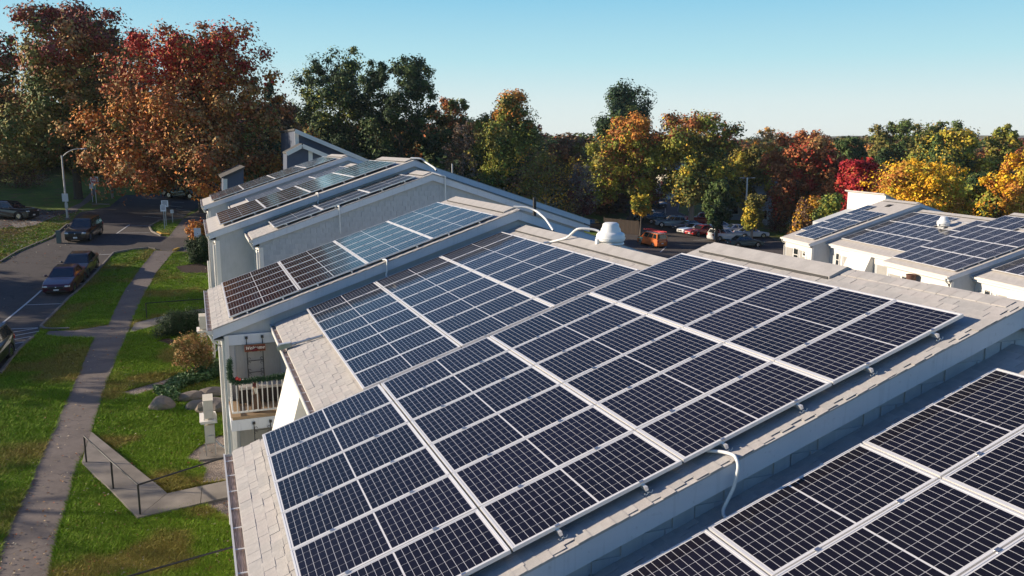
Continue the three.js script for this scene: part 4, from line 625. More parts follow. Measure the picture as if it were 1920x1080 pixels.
function car(name, kind, color, pos, dir, label, o = {}) {
  const k = KIND[kind], t = thing(name, label, o.category || (kind === 'suv' ? 'car' : kind === 'sedan' ? 'car' : kind), pos, Math.atan2(-dir.z, dir.x), o.group);
  { // tilt to the slope of the ground
    const f = V(dir.x, 0, dir.z).normalize(), a = groundY(pos.x + f.x * 1.4, pos.z + f.z * 1.4), b = groundY(pos.x - f.x * 1.4, pos.z - f.z * 1.4); t.rotateZ(Math.atan2(a - b, 2.8)); t.position.y += .015;
  }
  const pm = phys(color, .32, { clearcoat: 1, clearcoatRoughness: .06, metalness: .2 }), { L, W, H, belt, wf, wr, wh } = k, g = .22, ra = wh + .07, hx = L / 2;
  const s = new THREE.Shape(); s.moveTo(-hx + .12, g + .04); s.lineTo(wr - ra, g); s.absarc(wr, wh - .04, ra, Math.PI, 0, true); s.lineTo(wf - ra, g); s.absarc(wf, wh - .04, ra, Math.PI, 0, true); s.lineTo(hx - .14, g + .03); s.quadraticCurveTo(hx, g + .08, hx, .48); s.quadraticCurveTo(hx + .01, k.hood - .08, hx - .14, k.hood - .03); s.quadraticCurveTo((hx + k.cowl) / 2, k.hood + .09, k.cowl, belt + .01); s.lineTo(k.deck, belt + .03); s.lineTo(-hx + .16, k.tail); s.quadraticCurveTo(-hx, k.tail - .03, -hx - .0, .7); s.quadraticCurveTo(-hx, g + .1, -hx + .12, g + .04);
  const bev = .07, eg = new THREE.ExtrudeGeometry(s, { depth: W - 2 * bev, bevelEnabled: true, bevelThickness: bev, bevelSize: .05, bevelOffset: -.05, bevelSegments: 3, curveSegments: 10 }).translate(0, 0, -W / 2 + bev);
  { const p = eg.attributes.position; for (let i = 0; i < p.count; i++) { const x = p.getX(i), e = Math.max(0, Math.abs(x) - hx + .75) / .75, y = p.getY(i); p.setZ(i, p.getZ(i) * (1 - .14 * e * e) * (1 - .05 * Math.max(0, y - .6) / .5)); } eg.computeVertexNormals(); }
  const body = part('body', uvm(eg), pm, t);
  part('underbody', box(L - .5, .25, W - .35, 0, .33, 0), M.dark, t);
  const zb = W / 2 - .075, zt = W / 2 - (kind === 'van' ? .16 : .27), yb = belt - .02, by = [V(k.deck, yb, -zb), V(k.cowl, yb, -zb), V(k.cowl, yb, zb), V(k.deck, yb, zb)], ty = [V(k.r1, H - .03, -zt), V(k.r0, H - .05, -zt), V(k.r0, H - .05, zt), V(k.r1, H - .03, zt)];
  const cab = part('cabin', hexa(by, ty), o.cabin ? phys(o.cabin, .32, { clearcoat: 1 }) : pm, t);
  part('roof_panel', hexa([V(k.r1 - .02, H - .035, -zt - .01), V(k.r0 + .02, H - .055, -zt - .01), V(k.r0 + .02, H - .055, zt + .01), V(k.r1 - .02, H - .035, zt + .01)], [V(k.r1 + .12, H + .005, -zt + .12), V(k.r0 - .15, H, -zt + .12), V(k.r0 - .15, H, zt - .12), V(k.r1 + .12, H + .005, zt - .12)]), o.roof ? phys(o.roof, .32, { clearcoat: 1 }) : pm, t);
  part('windshield', plate(inset([by[2], by[1], ty[1], ty[2]], .05, .06).reverse(), -.012), M.glass, t).geometry.translate(.004, .004, 0);
  part('rear_window', plate(inset([by[0], by[3], ty[3], ty[0]], .08, kind === 'suv' || kind === 'van' ? .14 : .06).reverse(), -.012), M.glass, t).geometry.translate(-.004, .004, 0);
  for (const sd of [-1, 1]) {
    const q = sd > 0 ? [by[3], by[2], ty[2], ty[3]] : [by[0], by[1], ty[1], ty[0]], mix = (u, v) => { const a = q[0].clone().lerp(q[1], u), b = q[3].clone().lerp(q[2], u); return a.lerp(b, v).add(V(0, 0, sd * .006)); };
    const cuts = kind === 'pickup' ? [[.08, .47], [.52, .9]] : kind === 'sedan' ? [[.10, .46], [.5, .92]] : [[.05, .27], [.31, .6], [.64, .93]];
    for (const [a, b] of cuts) { const w = [mix(a, .12), mix(b, .12), mix(b - (b > .85 ? .03 : 0), .86), mix(a + (a < .12 ? .02 : 0), .86)]; part('side_window', hexa(w, w.map((p) => p.clone().add(V(0, 0, sd * .01)))), M.glass, t); }
    part('mirror', [new THREE.SphereGeometry(.09, 10, 8).scale(.8, .75, 1.1).translate(k.cowl - .28, belt + .08, sd * (W / 2 + .08)), box(.05, .04, .12, k.cowl - .28, belt + .04, sd * (W / 2 - .0))], pm, t);
    part('headlight', new THREE.SphereGeometry(1, 12, 8).scale(.14, .075, .21).translate(hx - .13, k.hood - .16, sd * (W / 2 - .27)), lampM, t);
    part('taillight', new THREE.SphereGeometry(1, 12, 8).scale(.07, kind === 'suv' || kind === 'van' ? .2 : .09, .16).translate(-hx + .04, k.tail - .2, sd * (W / 2 - .24)), tailM, t);
    part('door_handle', [box(.16, .025, .02, k.cowl - 1.25, belt - .12, sd * (W / 2 - .004)), box(.16, .025, .02, k.cowl - 2.15, belt - .12, sd * (W / 2 - .004))], pm, t);
    for (const x of [wf, wr]) { const w = part('wheel', new THREE.LatheGeometry([[wh * .6, -.1], [wh * .9, -.11], [wh, -.08], [wh, .08], [wh * .9, .11], [wh * .6, .1]].map((p) => new THREE.Vector2(...p)), 24).rotateX(Math.PI / 2).translate(x, wh, sd * (W / 2 - .12)), M.rubber, t); part('rim', [new THREE.CylinderGeometry(wh * .62, wh * .62, .17, 20).rotateX(Math.PI / 2).translate(x, wh, sd * (W / 2 - .125)), ...[0, 1, 2, 3, 4].map((i) => box(.06, wh * 1.12, .02).rotateZ(i * Math.PI / 5).translate(x, wh, sd * (W / 2 - .03)))], chrome, w); }
  }
  part('grille', box(.04, .16, W * .5, hx - .005, k.hood - .24, 0), M.black, t); part('front_bumper_intake', box(.05, .1, W * .62, hx - .035, .36, 0), M.dark, t); part('badge', new THREE.SphereGeometry(.05, 8, 6).scale(.4, 1, 1).translate(hx + .015, k.hood - .2, 0), chrome, t);
  part('license_plate', box(.02, .13, .31, hx - .0, .46, 0), plateM, t); part('license_plate', box(.02, .13, .31, -hx + .005, .62, 0), plateM, t);
  if (kind === 'pickup') part('cargo_bed', box(1.7, .5, W - .4, -hx + 1.05, belt - .14, 0), M.dark, t);
  if (o.rack) o.rack(t, k, pm);
  return t;
}
const toward = (a, b) => gp(...b).sub(gp(...a)).setY(0).normalize();
const lot = 'cars in the right car park', kerbCars = null, side = (ang) => RT.clone().multiplyScalar(Math.cos(ang)).addScaledVector(V(FW.x, 0, FW.z).normalize(), Math.sin(ang));   // heading measured from the photo's right, towards the distance
{
  const along = toward([188, 504], [110, 580]);
  const back = (p, d) => { p.addScaledVector(along, -d); p.y = groundY(p.x, p.z); return p; };
  car('parked_car', 'sedan', [.075, .010, .018], back(gp(107, 555), 2.3), along, 'maroon sedan parked at the kerb ahead of a dark sedan');
  car('parked_car', 'sedan', [.018, .021, .025], back(gp(136, 528), 2.3), along, 'dark grey sedan parked at the kerb behind the maroon sedan');
  const road = toward([243, 422], [150, 470]).lerp(along, .35).normalize(); const p = gp(143, 456); p.addScaledVector(road, -2.2); p.y = groundY(p.x, p.z);
  car('driving_car', 'suv', [.010, .011, .013], p, road, 'black crossover driving down the road with bright headlights');
  car('parked_car', 'suv', [.012, .012, .014], gp(-36, 690), along, 'dark car beside the hatched parking bay, mostly out of view');
  car('parked_car', 'suv', [.011, .012, .016], gp(22, 410), side(-.1), 'black station wagon on the side street by the lamp post');
  car('parked_car', 'suv', [.012, .016, .016], gp(345, 372), side(Math.PI - .2), 'dark crossover under the red maple with red and white roof bundle', { rack: (t) => { part('roof_bundle', [new THREE.CapsuleGeometry(.16, 1.0, 4, 10).rotateZ(Math.PI / 2).translate(-.3, 1.85, .1)], mat([.5, .03, .03], .6), t); part('roof_bundle', [new THREE.CapsuleGeometry(.15, .3, 4, 10).rotateZ(Math.PI / 2).translate(-1.25, 1.84, .1)], mat([.75, .75, .75], .6), t); } });
  car('parked_car', 'suv', [.030, .045, .085], gp(380, 368), side(Math.PI - .1), 'slate blue crossover parked under the red maple');
  car('parked_car', 'sedan', [.22, .015, .012], gp(405, 366), side(Math.PI - .1), 'red sedan half hidden behind the slate blue crossover');
  car('parked_car', 'suv', [.7, .7, .7], gp(18, 279), side(-1.2), 'white crossover on the far hillside beyond the lawn', {});
  car('parked_car', 'sedan', [.7, .7, .7], gp(47, 280), side(-1.2), 'white sedan on the far hillside beyond the lawn', {});
}
{
  const van = car('work_van', 'van', [.62, .15, .03], gp(1222, 461), side(Math.PI / 2 + .42), 'orange and teal work van with red ladders on its roof', { roof: [.7, .62, .5], rack: (t, k) => { // two-tone wrap and ladders
    part('front_wrap', [hexa([V(k.cowl - .3, .45, -k.W / 2 - .006), V(2.2, .45, -k.W / 2 + .1), V(2.2, .45, k.W / 2 - .1), V(k.cowl - .3, .45, k.W / 2 + .006)], [V(k.cowl - .3, 1.0, -k.W / 2 - .006), V(2.2, .93, -k.W / 2 + .12), V(2.2, .93, k.W / 2 - .12), V(k.cowl - .3, 1.0, k.W / 2 + .006)])], phys([.12, .45, .42], .35, { clearcoat: 1 }), t);
    const lm = mat([.55, .04, .05], .5); for (const z of [-.35, .3]) { const l = part('ladder', [box(3.6, .09, .03, -.6, 2.06, z - .19), box(3.6, .09, .03, -.6, 2.06, z + .19)], lm, t); for (let x = -2.2; x < 1.2; x += .3) part('rung', rod(V(x, 2.06, z - .19), V(x, 2.06, z + .19), .015), lm, l); }
    part('roof_rack', [-1.7, .1].flatMap((x) => [box(.05, .04, 1.5, x, 2.0, 0), box(.04, .16, .04, x, 1.93, .7), box(.04, .16, .04, x, 1.93, -.7)]), M.steel, t); } });
  car('parked_car', 'suv', [.20, .23, .27], gp(1257, 426), side(Math.PI - .1), 'silver blue crossover parked beyond the work van', { group: lot });
  car('parked_car', 'sedan', [.09, .09, .11], gp(1290, 432), side(Math.PI + .25), 'charcoal sedan facing the silver blue crossover', { group: lot });
  car('parked_car', 'sedan', [.72, .72, .72], gp(1300, 438), side(Math.PI + .45), 'white sedan tucked behind the red hatchback', { group: lot });
  car('parked_car', 'sedan', [.45, .012, .012], gp(1314, 441), side(Math.PI + .6), 'bright red hatchback next to the white crossover', { group: lot });
  car('parked_car', 'suv', [.72, .72, .70], gp(1358, 451), side(.35), 'white crossover with its tail towards the red hatchback', { group: lot });
  car('pickup_truck', 'pickup', [.40, .012, .012], gp(1318, 422), side(Math.PI - .1), 'red pickup truck parked behind the charcoal sedan', { group: lot });
  car('parked_car', 'sedan', [.6, .62, .64], gp(1352, 433), side(.15), 'pale silver sedan behind the white crossover roof', { group: lot });
  car('parked_car', 'sedan', [.55, .57, .6], gp(1385, 439), side(.15), 'pale silver sedan next to the small street tree', { group: lot });
  car('parked_car', 'sedan', [.010, .055, .075], gp(1396, 463), side(.2), 'teal sedan parked nearest the white townhouse row', { group: lot });
  car('parked_car', 'sedan', [.5, .5, .5], gp(1408, 446), side(.2), 'light grey sedan behind the teal sedan', { group: lot });
  car('pickup_truck', 'pickup', [.012, .012, .014], gp(1216, 416), side(-.3), 'black pickup truck in the shade of the small yellow tree', { group: lot });
  car('parked_car', 'suv', [.014, .015, .018], gp(1238, 420), side(-.2), 'black crossover parked beside the black pickup', { group: lot });
  car('parked_car', 'suv', [.03, .04, .06], gp(1226, 388), side(-1.0), 'dark blue crossover driving up the street past the maples', {});
  car('parked_car', 'suv', [.02, .025, .03], gp(1112, 432), side(.4), 'dark crossover glimpsed past the low end of the far roofs', {});
}
// ------------------------------------------------------------------ street furniture
function lampPost(base, h, label, arm) {
  const o = thing('street_lamp', label, 'street lamp', base); part('pole', cyl(arm ? .11 : .14, arm ? .07 : .1, h, 0, 0, 0, 12), arm ? M.pole : mat([.7, .68, .62], .6), o); part('footing', cyl(.24, .22, .3, 0, -.05, 0, 14), M.kerb, o);
  if (arm) { part('arm', pipe([V(0, h - .2, 0), V(.5, h + .25, 0), V(1.2, h + .55, 0), V(2.0, h + .62, 0)].map((p) => RT.clone().multiplyScalar(p.x).setY(p.y)), .04), M.pole, o); const e = RT.clone().multiplyScalar(2.15); part('lamp_head', new THREE.SphereGeometry(1, 12, 8).scale(.3, .07, .13).rotateY(-YAW).translate(e.x, h + .6, e.z), M.pole, o); part('notice_board', box(.55, .75, .03, 0, 2.15, .12).rotateY(-YAW + .1), mat([.55, .56, .55], .6), o); part('meter_box', box(.26, .5, .2, .02, 1.4, .1), M.pole, o); }
  else { part('cross_arm', rod(RT.clone().multiplyScalar(-.7).setY(h - .05), RT.clone().multiplyScalar(.7).setY(h - .05), .035), M.pole, o); for (const s of [-1, 1]) part('lamp_head', box(.5, .09, .3).rotateY(-YAW).translate(RT.x * .8 * s, h - .02, RT.z * .8 * s), M.pole, o); }
  return o;
}
{ const b = gp(127, 413); lampPost(b, (413 - 293) * b.clone().sub(CAM).dot(FW) / FPX, 'grey street lamp with curved arm and notice board on the verge', true); }
{ const b = gp(1396, 443); lampPost(b, (443 - 334) * b.clone().sub(CAM).dot(FW) / FPX, 'tall pale twin-headed parking lamp behind the white crossover', false); }
{ const b = gp(1292, 398); lampPost(b, (398 - 326) * b.clone().sub(CAM).dot(FW) / FPX, 'grey twin-headed parking lamp beside the straight pale trunk', false); }
function textFace(w, h, paint) { const c2 = document.createElement('canvas'); c2.width = 256; c2.height = Math.round(256 * h / w); paint(c2.getContext('2d'), c2.width, c2.height); const t = new THREE.CanvasTexture(c2); t.colorSpace = THREE.SRGBColorSpace; return mat([1, 1, 1], .5, { map: t }); }
function sign(base, h, w, hh, face, label, yTop, cat = 'sign') { const o = thing('road_sign', label, cat, base, -YAW * .6); part('post', box(.07, h, .07, 0, h / 2, 0), M.pole, o); part('sign_plate', box(w, hh, .015, 0, yTop - hh / 2, .045), M.alu, o); part('sign_face', new THREE.PlaneGeometry(w * .98, hh * .98).translate(0, yTop - hh / 2, .055), face, o); return o; }
const linesFace = (rows) => textFace(.45, .6, (g, w, h) => { g.fillStyle = '#dfe3e6'; g.fillRect(0, 0, w, h); g.fillStyle = '#5a6068'; for (let i = 0; i < rows; i++) g.fillRect(w * .16, h * (.14 + .72 * i / rows), w * .68, h * .07); });
sign(gp(181, 382), 2.9, .78, .78, textFace(.78, .78, (g, w, h) => { g.fillStyle = '#e8e4e2'; g.fillRect(0, 0, w, h); g.fillStyle = '#a5112a'; g.beginPath(); g.arc(w / 2, h / 2, w * .45, 0, 7); g.fill(); g.fillStyle = '#f0ecea'; g.fillRect(w * .14, h * .43, w * .72, h * .14); g.font = 'bold 44px sans-serif'; g.textAlign = 'center'; g.fillText('DO NOT', w / 2, h * .36); g.fillText('ENTER', w / 2, h * .78); }), 'square white do-not-enter sign with red disc by the big maple trunk', 2.9);
sign(gp(174, 379), 2.0, .42, .55, linesFace(3), 'small white notice sign on a post left of the do-not-enter sign', 2.0);
sign(gp(209, 369), 2.2, .5, .5, linesFace(2), 'white notice on a wooden pole right of the do-not-enter sign', 2.1);
sign(gp(309, 429), 2.25, .5, .62, linesFace(4), 'white parking notice on the front post of the traffic island', 2.2);
sign(gp(312, 423), 2.35, .62, .62, linesFace(5), 'larger white parking notice on the rear post of the traffic island', 2.35);
sign(gp(324, 417), 1.25, .3, .32, linesFace(2), 'low white notice on a thin post at the back of the island', 1.2);
sign(gp(372, 460), 1.45, .55, .75, textFace(.55, .75, (g, w, h) => { g.fillStyle = '#d5d6dc'; g.fillRect(0, 0, w, h); }), 'blank pale grey sign back on a post beside the round shrub', 1.45);
sign(gp(1213, 414), 1.6, .2, 1.0, textFace(.2, 1, (g, w, h) => { g.fillStyle = '#e4e4e4'; g.fillRect(0, 0, w, h); }), 'slim white post marker in the right car park', 1.6, 'marker');
sign(gp(1247, 407), 1.4, .2, .8, textFace(.2, 1, (g, w, h) => { g.fillStyle = '#e4e4e4'; g.fillRect(0, 0, w, h); }), 'slim white post marker by the street entrance', 1.4, 'marker');
{ const b = gp(211, 372), o = thing('utility_pole', 'weathered wooden utility pole behind the do-not-enter sign', 'pole', b); part('pole', cyl(.14, .1, 6.5, 0, 0, 0, 10), barkM[1], o); part('bracket', box(.5, .08, .08, 0, 4.9, .1), M.pole, o); }
{ const b = gp(111, 456), o = thing('utility_pedestal', 'grey-green utility pedestal on the leafy verge', 'utility box', b); part('cabinet', box(.34, .95, .3, 0, .47, 0), mat([.10, .13, .11], .6), o); part('cap', hexa([V(-.19, .95, -.17), V(.19, .95, -.17), V(.19, .95, .17), V(-.19, .95, .17)], [V(-.12, 1.06, -.1), V(.12, 1.06, -.1), V(.12, 1.06, .1), V(-.12, 1.06, .1)]), mat([.10, .13, .11], .6), o); }
// orange autumn mound with banner stripe beside the far corner
{ const R = rng(31), b = gp(376, 446), o = thing('flower_mound', 'orange and rust chrysanthemum mound at the far building corner', 'plant', b); part('stems', [0, 1, 2, 3].map((i) => rod(V(0, 0, 0), V((R() - .5) * .8, .6, (R() - .5) * .8), .03, .02, 5)), barkM[0], o); part('flowers', crown(R, { h: 1.5, y0: .05, rx: 1.1, n: 1500, leaf: .16, colors: [c.orange, c.rust, c.red, c.tan], clumps: 22, clumpR: .35, seed: 9 }), leafM, o); }
// ------------------------------------------------------------------ handrails
function handrail(label, posts, rails) { const o = thing('handrail', label, 'handrail', posts[0][0].clone()); const q = posts[0][0]; for (const [a, b] of posts) part('post', rod(a.clone().sub(q), b.clone().sub(q), .028, .028, 8), M.black, o); for (const r of rails) for (let i = 0; i < r.length - 1; i++) part('rail', rod(r[i].clone().sub(q), r[i + 1].clone().sub(q), .026, .026, 8), M.black, o); return o; }
{
  const P = [[162, 866], [212.5, 916], [263, 964]].map((p) => { const a = gp(p[0], p[1], .1); return [a, a.clone().setY(a.y + .9)]; }); const e = gp(429, 905, .1); e.x += .4; const far = [e.clone(), e.clone().setY(e.y + .95)];
  handrail('black angled handrail along the concrete ramp', [...P, far], [[P[0][1], P[1][1], P[2][1], far[1]]]);
  const a = gp(187, 1096, .9), b = gp(442, 1024, .9), f = (p) => [gnd(p.x, p.z), p]; const s = a.clone().lerp(b, -.25);
  handrail('black handrail crossing the lawn in front of the ramp', [f(s), f(b.clone().lerp(a, -.15))], [[s, b.clone().lerp(a, -.15)]]);
  const c0 = gp(275.5, 598), t0 = c0.clone().setY(c0.y + .92), c1 = onZ(394, 545, c0.z + .6); c1.y = t0.y + .15; handrail('black handrail by the upper concrete walk', [[c0, t0], [gnd(c1.x, c1.z), c1]], [[t0, c1]]);
}
// ------------------------------------------------------------------ heat pumps, pad, drain
function heatPump(base, label, n) {
  const o = thing('heat_pump', label, 'heat pump', base), cm = mat([.66, .63, .55], .55, { map: T.paint });
  part('stand', [[-.15, -.36], [.15, -.36], [-.15, .36], [.15, .36]].map(([x, z]) => rod(V(x, 0, z), V(x, .45 + (n - 1) * .86, z), .018, .018, 6)), M.steel, o); part('stand_rail', [box(.34, .03, .03, 0, .44, -.36), box(.34, .03, .03, 0, .44, .36)], M.steel, o);
  for (let i = 0; i < n; i++) { const y = .46 + i * .86, u = part('cabinet', box(.3, .62, .8, 0, y + .31, 0), cm, o); part('fan_grille', [new THREE.TorusGeometry(.22, .012, 6, 24).rotateY(Math.PI / 2).translate(-.157, y + .31, -.1), new THREE.TorusGeometry(.13, .009, 6, 20).rotateY(Math.PI / 2).translate(-.157, y + .31, -.1)], M.pole, u); part('fan_disc', new THREE.CylinderGeometry(.21, .21, .012, 24).rotateZ(Math.PI / 2).translate(-.148, y + .31, -.1), M.dark, u); part('top_lid', box(.33, .025, .83, 0, y + .633, 0), cm, u); part('valve_cover', box(.2, .22, .05, .02, y + .16, .425), cm, u); if (i) part('drip_tray', hexa([V(-.26, y - .14, -.5), V(.26, y - .14, -.5), V(.26, y - .14, .5), V(-.26, y - .14, .5)], [V(-.3, y - .05, -.53), V(.22, y - .03, -.53), V(.22, y - .03, .53), V(-.3, y - .05, .53)]), M.white, o); }
  part('line_set', pipe([V(.1, .6, .3), V(.3, .35, .32), V(.55, .2, .3), V(.8, .9, .28)], .035), M.white, o);
  return o;
}
const hp1 = gp(396, 850), hp2 = gp(384, 664); heatPump(V(hp1.x, hp1.y + .05, hp1.z), 'stacked cream heat pumps on a stand before the boulders', 2); heatPump(hp2, 'stacked cream heat pumps behind the brown bush', 2);
{ const p = gp(397, 850), o = solo('equipment_pad', [box(.8, .08, 1.25, 0, .04, 0)], M.concrete, 'grey concrete pad under the heat pump stand', 'pad', null, V(p.x, p.y - .03, p.z)); }
{ const a = onX(411, 630, -.45), b = gp(367, 684, .06), m = gp(398, 668, .5); solo('drain_pipe', pipe([V(-.36, -.6, b.z + .3), V(-.36, -2, b.z + .3), V(-.38, m.y, b.z + .3), V(-.75, m.y - .25, b.z + .35), V(-.8, m.y - .4, b.z + .2), b], .06, 60, 10), M.white, 'white drain pipe elbowing out from the wall across the gravel', 'pipe'); }
// ------------------------------------------------------------------ boulders, ground cover, shrubs
function boulder(p, sx, sy, sz, seed, label) { const g = new THREE.IcosahedronGeometry(1, 2), q = g.attributes.position, v = V(); for (let i = 0; i < q.count; i++) { v.fromBufferAttribute(q, i); const k = .62 + .75 * noise3(v.x * 1.6 + seed, v.y * 1.6, v.z * 1.6, seed) + .10 * noise3(v.x * 5, v.y * 5 + seed, v.z * 5, seed + 2); v.multiplyScalar(k); v.y = Math.max(v.y, -.55); q.setXYZ(i, v.x * sx, v.y * sy + sy * .3, v.z * sz); } const ug = uvm(g); ug.computeVertexNormals(); return solo('boulder', ug, boulder.m, label, 'boulder', null, p); }
boulder.m = mat([1.2, 1.12, 1.05], .95, { map: T.concrete, bumpMap: T.grit, bumpScale: .01 });
boulder(gp(304, 766), .42, .36, .38, 3, 'pale rounded boulder at the tip of the planted bed'); boulder(gp(357, 750), .5, .3, .4, 5, 'grey boulder in the middle of the planted bed'); boulder(gp(398, 742), .75, .3, .42, 8, 'long flat boulder against the wall end of the bed'); boulder(gp(368, 766), .42, .26, .3, 12, 'low dark boulder in front of the grey boulder'); boulder(gp(404, 770), .7, .34, .4, 15, 'squared boulder behind the heat pump stand');
{ const R = rng(61), b = gp(362, 722), pts = []; const g = []; const leafG = (p, s, cc) => ({ p, s, cc }); const poly = drape([[288, 738], [318, 722], [352, 706], [380, 694], [420, 680], [424, 700], [398, 716], [352, 726], [330, 745], [345, 752], [332, 758], [300, 746]], 0).userData.outline; let minx = 1e9, maxx = -1e9, minz = 1e9, maxz = -1e9; poly.forEach((q) => { minx = Math.min(minx, q.x); maxx = Math.max(maxx, q.x); minz = Math.min(minz, q.y); maxz = Math.max(maxz, q.y); });
  const tri = new THREE.BufferGeometry(); tri.setAttribute('position', new THREE.Float32BufferAttribute([-.03, 0, 0, 0, .012, .05, .03, 0, 0, -.03, 0, 0, .03, 0, 0, 0, .012, -.05], 3)); tri.computeVertexNormals(); const N = 9000, im = new THREE.InstancedMesh(tri, new THREE.MeshStandardMaterial({ color: rgb(1, 1, 1), roughness: .6, side: THREE.DoubleSide }), N), m = new THREE.Matrix4(), e = new THREE.Euler(), q4 = new THREE.Quaternion(), cc = new THREE.Color(); let i = 0; while (i < N) { const x = lerp(minx, maxx, R()), z = lerp(minz, maxz, R()); if (!inside(x, z, poly)) continue; e.set((R() - .5) * 1.6, R() * 6.3, (R() - .5) * 1.6); q4.setFromEuler(e); const s = .8 + R(); m.compose(gnd(x, z, .03 + R() * .3 * (.4 + vnoise(x * 2, z * 2))), q4, V(s, s, s)); im.setMatrixAt(i, m); const k = .6 + .8 * R(); cc.setRGB(.075 * k, .15 * k, .04 * k); im.setColorAt(i++, cc); } im.name = 'ground_cover'; im.castShadow = im.receiveShadow = true; tag(im, 'leafy green ground cover spilling over the boulders', 'ground cover'); im.userData.kind = 'stuff'; scene.add(im); }
function shrub(label, base, h, y0, rx, n, leaf, colors, o = {}) { const R = rng(++treeSeed), t = thing('shrub', label, 'shrub', base); part('stem', limbs(R, h, o.r || .05, .08, rx, o.limbs || 6), barkM[o.bark || 0], t); part('foliage', crown(R, { h, y0, rx, rz: o.rz || rx, n, leaf, colors, seed: treeSeed, profile: o.profile || oval, clumps: o.clumps || 34, clumpR: o.clumpR || .34, fill: .35, ...o.crown }), leafM, t); return t; }
shrub('bronze-leaved multi-stemmed bush above the planted bed', gp(368, 702), 1.75, .6, 1.2, 5600, .075, [c.olive, c.tan, c.olive, c.brown], { limbs: 10, r: .045, clumpR: .2 });
shrub('dark green clipped mound hedge by the upper concrete walk', gp(350, 626), 1.2, .0, 1.5, 11000, .07, [c.deep, c.pine, c.deep], { rz: 1.0, clumpR: .3, clumps: 70, profile: (t) => Math.sqrt(1 - t * t * .98) });
shrub('round dark shrub at the far building corner', gp(380, 492), 2.0, .05, 1.25, 7000, .1, [c.deep, c.olive, c.brown], { profile: oval, clumps: 50 });
for (const [px, py, h, rx, label] of [[1462, 436, 3.2, 2.6, 'tangled leafless brush pile at the car park edge'], [1500, 446, 2.6, 2.0, 'dry brown brush beside the white row corner'], [1100, 398, 3, 3, 'dark leafless thicket under the half-bare tree'], [960, 352, 4, 4, 'shadowed undergrowth below the green maple'], [1160, 388, 4, 3.4, 'dark undergrowth behind the wooden fence'], [30, 352, 4, 3.2, 'bare brush at the foot of the hillside lawn']]) shrub(label, gp(px, py), h, .2, rx, 2600, .16, [c.brown, c.grey, c.maroon, c.olive], { limbs: 16, r: .06 });
// ------------------------------------------------------------------ fence
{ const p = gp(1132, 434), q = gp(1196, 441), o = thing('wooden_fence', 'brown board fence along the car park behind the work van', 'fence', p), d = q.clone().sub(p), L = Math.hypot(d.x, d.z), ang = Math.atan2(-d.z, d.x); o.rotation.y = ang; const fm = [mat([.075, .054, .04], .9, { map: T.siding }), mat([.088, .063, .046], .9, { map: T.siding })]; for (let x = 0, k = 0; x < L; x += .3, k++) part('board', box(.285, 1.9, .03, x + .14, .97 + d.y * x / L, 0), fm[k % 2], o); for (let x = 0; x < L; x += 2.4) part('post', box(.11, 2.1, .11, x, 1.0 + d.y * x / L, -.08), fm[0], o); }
// ------------------------------------------------------------------ houses behind
function house(label, px, D, w, h, dep, wallC, o = {}) { // front faces the viewer
  const b = underD(px, D), t = thing('house', label, 'house', b, o.turn ?? -YAW), wm = mat(wallC, .8, { map: T.siding }), rm = shingleMats[2], rise = o.rise || 2.2;
  part('wall', [uvm(box(w, h + 1, dep, 0, h / 2 - .5, -dep / 2)), uvm(prism([[-dep / 2, h], [dep / 2, h], [0, h + rise]], -w / 2, w / 2).rotateY(Math.PI / 2).translate(0, 0, -dep / 2))], wm, t);
  for (const s of [-1, 1]) part('roof', hexa([V(-w / 2 - .3, h - .12, -dep / 2 + s * (dep / 2 + .4)), V(w / 2 + .3, h - .12, -dep / 2 + s * (dep / 2 + .4)), V(w / 2 + .3, h + rise + .02, -dep / 2), V(-w / 2 - .3, h + rise + .02, -dep / 2)], [V(-w / 2 - .3, h + .06, -dep / 2 + s * (dep / 2 + .42)), V(w / 2 + .3, h + .06, -dep / 2 + s * (dep / 2 + .42)), V(w / 2 + .3, h + rise + .2, -dep / 2), V(-w / 2 - .3, h + rise + .2, -dep / 2)]), rm, t);
  const n = o.bays || 4; for (let f = 0; f < 2; f++) for (let i = 0; i < n; i++) { const x = (i + .5) / n * w - w / 2, y = .9 + f * 2.7; if (o.door === i && !f) { part('door', box(.95, 2.05, .06, x, 1.05, .03), mat(o.doorC || [.35, .03, .03], .6), t); continue; } const wn = part('window', [box(1.15, .1, .08, x, y, .04), box(1.15, .1, .08, x, y + 1.4, .04), box(.1, 1.3, .08, x - .52, y + .7, .04), box(.1, 1.3, .08, x + .52, y + .7, .04)], M.white, t); part('pane', box(.94, 1.3, .03, x, y + .7, .02), M.glass, wn); }
  return t;
}
house('sunlit cream house with a red door beyond the maples', 1284, 150, 11, 5, 8, [.72, .66, .55], { door: 2, bays: 5, turn: .35 });
house('blue-grey house left of the tall parking lamp', 1378, 128, 5.5, 4.8, 8, [.46, .48, .52], { bays: 3 });
house('blue-grey house partly hidden by the rust-red maple', 1462, 124, 6.5, 4.8, 8, [.46, .48, .52], { bays: 4 });
house('pale grey house behind the orange-crested maple', 905, 128, 7, 4.4, 8, [.5, .48, .46], { bays: 3 });
